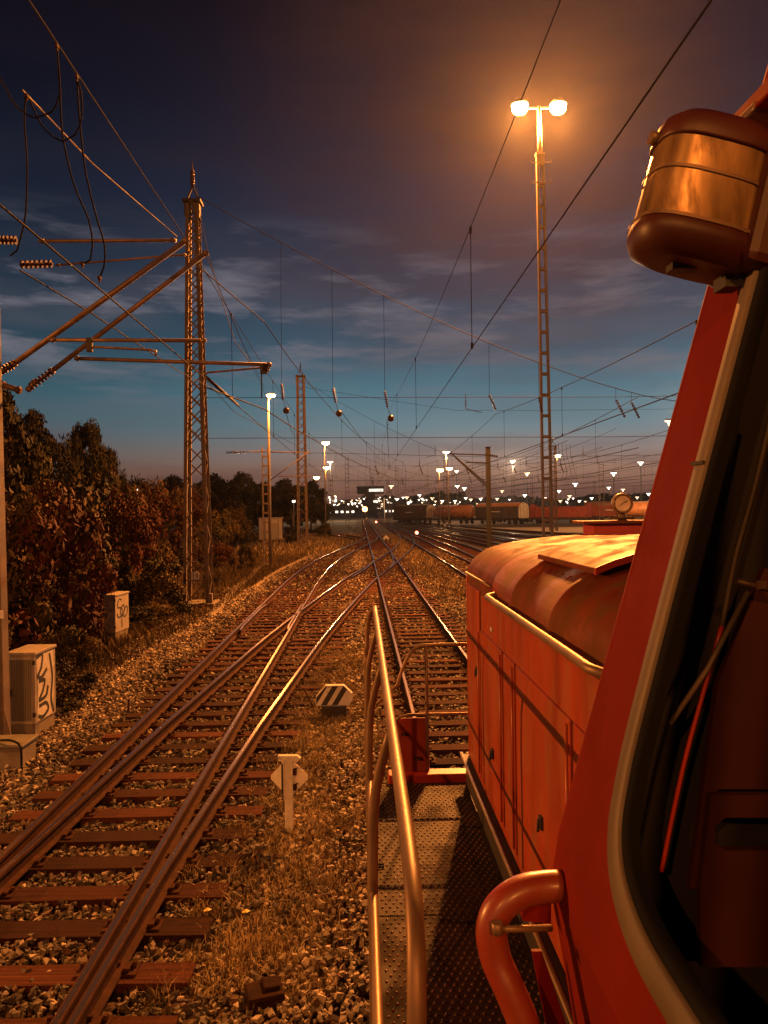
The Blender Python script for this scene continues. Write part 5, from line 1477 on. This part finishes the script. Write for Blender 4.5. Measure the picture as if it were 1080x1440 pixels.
# walkway
b = MB(); b.bx(.03, .665, -.5, 3.388, 1.47, 1.5); b.bx(.03, .665, 3.394, 5.03, 1.47, 1.5); wk = lb(b, 'walkway', 'plate_steel', None, .003)
# raised nubs of the tread plate
nb = []
xx = np.arange(.075, .64, .034); yy = np.arange(1.9, 5.0, .034)
for i, x in enumerate(xx):
    for j, y in enumerate(yy):
        nb.append((x + (.017 if j % 2 else 0), y, 1.5))
nb = np.array(nb); n = len(nb); k6 = 6; r_ = .0072
an = np.linspace(0, 2 * PI, k6, endpoint=False)
ring0 = np.stack([np.cos(an) * r_, np.sin(an) * r_, np.full(k6, -.0005)], 1); ring1 = np.stack([np.cos(an) * r_ * .55, np.sin(an) * r_ * .55, np.full(k6, .0045)], 1)
T = np.concatenate([ring0, ring1]); V = (T[None] + nb[:, None, :]).reshape(-1, 3)
F4 = np.array([(i, (i + 1) % k6, k6 + (i + 1) % k6, k6 + i) for i in range(k6)] + [(6, 7, 8, 9), (9, 10, 11, 6)])
F = (F4[None] + (np.arange(n) * 12)[:, None, None]).reshape(-1, 4)
o_ = npmesh('tread_nubs', V, F, 'worn_nub', wk, smooth=True)
# frame under the walkway and steps
b = MB(); b.bx(.05, .12, -8, 5.0, 1.0, 1.468); b.bx(3.0, 3.07, -8, 5.0, 1.0, 1.468); b.bx(.12, 3.0, -8, 5.0, 1.3, 1.46); lb(b, 'frame', 'dark_steel')
b = MB(); b.bx(.16, 2.96, 5.045, 5.16, .95, 1.55); lb(b, 'buffer_beam', 'bright_red', None, .006)
for s in (-1, 1):
    b = MB(); b.tube([(1.56 + s * .87, 5.16, 1.05), (1.56 + s * .87, 5.6, 1.05)], .11, 12); b.disc((1.56 + s * .87, 5.66, 1.05), (0, 1, 0), .22, .05, 18); lb(b, 'buffer', 'dark_steel')
for yy_ in (4.0, 1.0, -2.5, -5.5):
    b = MB()
    for s in (-1, 1): b.disc((1.56 + s * .75, yy_, .5), (1, 0, 0), .5, .13, 20)
    b.tube([(.85, yy_, .5), (2.3, yy_, .5)], .08, 8); lb(b, 'wheelset', 'dark_steel')
# side edge (kick strip)
b = MB(); b.bx(.022, .03, -.5, 5.03, 1.44, 1.525); lb(b, 'kick_strip', 'steel')
# left railing
def rr(path, r, nm='railing_tube', st=.06, m='tube_steel', n=12):
    b = MB(); b.tube(cat(path, st), r, n); return lb(b, nm, m)
rr([(.03, 5.34, 2.30), (.035, 5.36, 2.45), (.055, 5.33, 2.57), (.085, 5.22, 2.63), (.086, 5.0, 2.635), (.086, 4.0, 2.635), (.086, 2.6, 2.635), (.086, 1.6, 2.63), (.085, 1.36, 2.60), (.082, 1.27, 2.52), (.078, 1.24, 2.35), (.075, 1.23, 1.9), (.075, 1.23, 1.5)], .0165, 'hand_rail', .05)
rr([(.024, 5.34, 2.30), (.022, 5.34, 1.9), (.022, 5.34, 1.45)], .0165, 'railing_post')
for py_ in (4.35, 3.35, 2.35):
    rr([(.084, py_, 2.62), (.07, py_ + .03, 2.56), (.035, py_ + .05, 2.42), (.024, py_ + .05, 2.2), (.022, py_ + .05, 1.8), (.022, py_ + .05, 1.45)], .0155, 'railing_post')
rr([(.024, 5.3, 2.10), (.024, 4.0, 2.10), (.024, 2.6, 2.10), (.024, 1.3, 2.10)], .0125, 'mid_rail', .4)
rr([(.022, 5.3, 1.80), (.022, 1.3, 1.80)], .0095, 'mid_rail', .4)
# end railing
ey = 5.12
rr([(.225, ey, 2.10), (.245, ey, 2.18), (.30, ey, 2.31), (.36, ey, 2.375), (.44, ey, 2.39), (.70, ey, 2.39), (.95, ey, 2.39)], .012, 'end_rail', .04)
rr([(.085, ey, 2.0), (.15, ey, 2.06), (.225, ey, 2.12)], .010, 'end_rail', .04)
rr([(.425, ey, 2.39), (.425, ey, 1.49)], .012, 'end_rail', .3)
rr([(.215, ey, 1.88), (.24, ey, 1.915), (.30, ey, 1.925), (.70, ey, 1.925), (.95, ey, 1.925)], .010, 'end_rail', .05)
b = MB(); b.bx(.205, .415, ey - .006, ey + .006, 1.50, 1.905); pe = lb(b, 'end_panel', 'hood_red', None, .004)
for x_, z_ in ((.275, 1.80), (.365, 1.635)):
    b = MB(); b.box((x_, ey - .012, z_), (.05, .014, .018)); b.tube([(x_ - .02, ey - .02, z_), (x_ + .03, ey - .028, z_ - .004)], .005, 6); lb(b, 'latch', 'rust')
# small loop on the floor
b = MB(); b.tube([(.07 + .022 * math.cos(a), 3.86 + .018 * math.sin(a), 1.507) for a in np.linspace(0, 2 * PI, 14)], .004, 6); lb(b, 'floor_ring', 'rubber')

# cab side wall with rounded window, leaning inward above the waist
def wx(z): return .24 + (z - 2.82) * .29 if z > 2.82 else .24 + (2.82 - z) * .16 if z > 2.5 else .291
ZS = [1.5, 2.3, 2.5, 2.62, 2.72, 2.80, 2.87, 2.89, 2.92, 2.96, 3.02, 3.1, 3.25, 3.45, 3.62, 3.8, 3.95]
def yfront(z): return 1.0 + .01 * math.sin(z * 3)
# window outline (in Y,z), clockwise from bottom rear
wo_ = [(-.9, 2.868), (.60, 2.868), (.70, 2.872), (.765, 2.886), (.812, 2.91), (.842, 2.945), (.856, 2.99), (.864, 3.06), (.872, 3.3), (.878, 3.62), (.87, 3.70), (.84, 3.74), (.79, 3.755), (-.9, 3.755)]
def wpt(y, z, off=0): return Vector((wx(z) - off, y, z + off * .28))
def wfront(z):  # front edge of window at height z, None if outside
    if z <= 2.868 or z >= 3.755: return None
    ys_, zs_ = [q[0] for q in wo_[1:13]], [q[1] for q in wo_[1:13]]
    return float(np.interp(z, zs_[:7] + zs_[7:10] + [3.755], ys_[:7] + ys_[7:10] + [.87])) if z < 3.7 else float(np.interp(z, [3.70, 3.74, 3.755], [.87, .84, .79]))
zz_ = sorted(set(ZS + [q[1] for q in wo_] + list(np.linspace(2.868, 2.99, 9)) + list(np.linspace(3.0, 3.7, 8))))
b = MB()
for za, zb_ in zip(zz_[:-1], zz_[1:]):
    m_ = (za + zb_) / 2
    if 2.868 < m_ < 3.755:
        fa, fb = wfront(max(za, 2.8681)), wfront(min(zb_, 3.7549))
        b.add([wpt(fa, za), wpt(1.0, za), wpt(1.0, zb_), wpt(fb, zb_)], [(0, 3, 2, 1)])
    else:
        b.add([wpt(-2.6, za), wpt(1.0, za), wpt(1.0, zb_), wpt(-2.6, zb_)], [(0, 3, 2, 1)])
b.add([wpt(-2.6, 2.868), wpt(-.9, 2.868), wpt(-.9, 3.755), wpt(-2.6, 3.755)], [(0, 3, 2, 1)])
side = lb(b, 'cab_side_wall', 'cab_red')
# rounded front corner strip
b = MB(); b.tube([Vector((wx(z) + .012, 1.0, z)) for z in ZS], .0125, 10); lb(b, 'cab_corner', 'cab_red')
# cab front wall (outer) and inner parts
b = MB()
for za, zb_ in zip(ZS[:-1], ZS[1:]):
    b.add([(wx(za) + .02, 1.01, za), (3.12 - wx(za), 1.01, za), (3.12 - wx(zb_), 1.01, zb_), (wx(zb_) + .02, 1.01, zb_)], [(0, 1, 2, 3)])
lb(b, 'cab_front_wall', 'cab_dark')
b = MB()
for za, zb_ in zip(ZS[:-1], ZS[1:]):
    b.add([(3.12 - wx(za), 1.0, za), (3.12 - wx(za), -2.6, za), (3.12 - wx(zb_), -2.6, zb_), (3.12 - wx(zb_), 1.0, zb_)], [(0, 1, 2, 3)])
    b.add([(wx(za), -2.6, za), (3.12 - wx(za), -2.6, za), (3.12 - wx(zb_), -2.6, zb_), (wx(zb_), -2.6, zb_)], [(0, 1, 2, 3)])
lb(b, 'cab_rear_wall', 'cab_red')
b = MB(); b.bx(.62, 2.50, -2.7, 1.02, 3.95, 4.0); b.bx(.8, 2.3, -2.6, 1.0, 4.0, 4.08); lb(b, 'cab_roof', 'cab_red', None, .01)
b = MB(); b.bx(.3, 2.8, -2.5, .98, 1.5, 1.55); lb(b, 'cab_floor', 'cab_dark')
# gasket frame round the window
g_path = [tuple(q) for q in cat([q for q in wo_[1:12]], .012)]
g_path = [wo_[0], (.3, 2.868)] + g_path + [wo_[12], wo_[13]]
def gpts(inset, off):
    out = []
    n_ = len(g_path)
    for i, (y_, z_) in enumerate(g_path):
        a_ = g_path[max(i - 1, 0)]; c_ = g_path[min(i + 1, n_ - 1)]
        t_ = Vector((c_[0] - a_[0], c_[1] - a_[1])).normalized(); nn = Vector((-t_.y, t_.x))
        out.append(wpt(y_ + nn.x * inset, z_ + nn.y * inset, off))
    return out
b = MB()
b.loft([gpts(0.0, -.004), gpts(0.0, .006), gpts(.002, .008), gpts(.025, .008), gpts(.028, .006), gpts(.028, -.004)], closed=False)
lb(b, 'window_frame', 'gasket')
b = MB(); b.loft([gpts(.027, .003), gpts(.034, .004), gpts(.038, .0), gpts(.038, -.012)], closed=False); lb(b, 'window_seal', 'rubber')
b = MB(); p_ = wpt(.86, 3.345, .0095); b.box(p_, (.003, .03, .004)); lb(b, 'frame_joint', 'black_paint')
# glass pane
gp = gpts(.06, -.012)
# inside the cab, near the front window
def cabp(px, py, Y_=.93): return WY(px, py, Y_)
b = MB(); b.tube(cat([cabp(1090, 560), cabp(1060, 690), cabp(1035, 780), cabp(1015, 880)], .02), .0035, 6); lb(b, 'cab_inner_trim', 'gasket')
b = MB(); b.tube(cat([cabp(1015, 880), cabp(990, 970), cabp(965, 1060), cabp(945, 1150), cabp(930, 1225)], .02), .003, 6); lb(b, 'cab_inner_trim', 'bright_red')
b = MB(); b.tube([cabp(942, 1018, .92), cabp(995, 940, .92), cabp(1052, 832, .92)], .0035, 6); lb(b, 'grab_strap', 'gasket')
b = MB(); b.tube([cabp(1036, 817, .92), cabp(1082, 829, .92)], .004, 6); b.box(cabp(1068, 822, .92), (.012, .01, .01)); lb(b, 'window_latch', 'tube_steel')
def panel(pts, nm, m, Y_=.95, th=.012):
    P = [cabp(x, y, Y_) for x, y in pts]; k = len(P); b = MB()
    b.add(P + [p + Vector((0, th, 0)) for p in P], [tuple(range(k)), tuple(range(k, 2 * k))[::-1]] + [(i, (i + 1) % k, k + (i + 1) % k, k + i) for i in range(k)])
    return lb(b, nm, m)
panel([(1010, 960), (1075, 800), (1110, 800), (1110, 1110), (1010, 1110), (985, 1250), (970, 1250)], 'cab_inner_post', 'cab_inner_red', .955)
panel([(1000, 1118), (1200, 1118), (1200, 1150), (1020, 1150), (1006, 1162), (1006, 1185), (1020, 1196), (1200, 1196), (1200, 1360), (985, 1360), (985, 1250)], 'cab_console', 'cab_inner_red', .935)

# side lamp box on the pillar
ctr = W(984, 283, .90)
ax_ = Vector((math.sin(.25), 0, math.cos(.25))); nx_ = Vector((math.cos(.25), 0, -math.sin(.25))); ny_ = Vector((0, 1, 0))
def lring(h, sx, sy, n_=28, dx=0):
    out = []; sx *= .93; sy *= .93; h *= .95
    for a in np.linspace(0, 2 * PI, n_, endpoint=False):
        c_, s_ = math.cos(a), math.sin(a)
        e = .62
        x_ = math.copysign(abs(c_) ** e, c_) * sx; y_ = math.copysign(abs(s_) ** e, s_) * sy
        out.append(ctr + ax_ * h + nx_ * (x_ + dx) + ny_ * y_)
    return out
b = MB(); b.loft([lring(-.085, .055, .035, dx=.01), lring(-.078, .066, .046), lring(-.062, .074, .054), lring(-.047, .075, .055), lring(-.045, .072, .052)], caps=True); sl_ = lb(b, 'side_lamp', 'lamp_case')
b = MB(); b.loft([lring(-.045, .0715, .0515), lring(.055, .069, .050)]); o_ = b.build('lamp_glass', 'lamp_glass_sheen', sl_)
b = MB(); b.loft([lring(.053, .071, .052), lring(.056, .072, .053), lring(.078, .070, .050), lring(.090, .055, .04)], caps=True); b.build('lamp_cap', 'lamp_case', sl_)
b = MB(); b.loft([lring(.012, .0725, .0525), lring(.016, .0725, .0525)]); b.loft([lring(-.047, .0765, .0565), lring(-.043, .0765, .0565)]); b.build('trim_band', 'tube_steel', sl_)
b = MB(); b.box(ctr + ax_ * -.080, (.035, .02, .008)); b.build('vent', 'black_paint', sl_)
b = MB(); b.box(ctr + ax_ * -.082 + nx_ * .055, (.022, .03, .022)); b.build('lug', 'black_paint', sl_)
b = MB(); b.tube([ctr + nx_ * .05 + ax_ * -.02, ctr + nx_ * .13 + ax_ * -.02], .045, 12); b.build('bracket', 'lamp_case', sl_)
b = MB(); b.box(ctr + nx_ * .088, (.085, .112, .155), Matrix((nx_, ny_, ax_)).transposed()); b.build('housing', 'lamp_case', sl_, bevel=.012)
b = MB(); b.disc(ctr + ax_ * .058 + nx_ * -.07, nx_, .008, .01, 10); b.build('hinge_pin', 'tube_steel', sl_)
# gutter piece over the lamp
p_ = W(1070, 158, .95)
b = MB(); b.loft([[p_ + Vector((x_, y_, z_)) for x_, z_ in ((-.035, -.02), (-.02, .012), (0, .03), (.06, .04), (.06, -.03), (0, -.028))] for y_ in (-.1, .08)], smooth=False, caps=True); lb(b, 'roof_gutter', 'cab_red', None, .003)
b = MB(); b.box(W(1058, 183, .95), (.05, .1, .012), Matrix.Rotation(.2, 3, 'Y')); lb(b, 'gutter_bracket', 'tube_steel', None, .003)

# red grab loop at the cab corner
rr([W(790, 1246, .97), W(766, 1247, .97), W(738, 1252, .965), W(714, 1265, .96), W(697, 1285, .957), W(691, 1312, .954), W(698, 1350, .95), W(716, 1390, .94), W(740, 1450, .93), W(775, 1560, .92)], .0195, 'grab_loop', .006, 'grab_red', 20)
rr([W(700, 1306, .935), W(735, 1306, .945), W(775, 1305, .96)], .0042, 'grab_stay', .05)
b = MB(); b.tube([W(x, y, .925) for x, y in ((699, 1297), (700, 1313))], .007, 8); lb(b, 'stay_weld', 'tube_steel')
panel([(748, 1338), (762, 1338), (800, 1450), (770, 1450)], 'step_bracket', 'cab_red', .99, .006)
panel([(735, 1265), (775, 1262), (775, 1300), (735, 1295)], 'corner_plate', 'cab_red', .99, .02)

# ------------------------------------------------------------------ haze
if HAZE > 0:
    b = MB(); b.bx(-900, 1100, -60, 1300, -1.4, 29)
    hz_o = b.build('haze', [], kind='stuff')
    m = bpy.data.materials.new('haze'); m.use_nodes = True
    n, l = m.node_tree.nodes, m.node_tree.links
    n.remove(n['Principled BSDF'])
    pv = n.new('ShaderNodeVolumePrincipled'); pv.inputs['Color'].default_value = (.9, .88, .86, 1); pv.inputs['Density'].default_value = HAZE; pv.inputs['Anisotropy'].default_value = .78
    l.new(pv.outputs[0], n['Material Output'].inputs['Volume'])
    hz_o.data.materials.append(m)
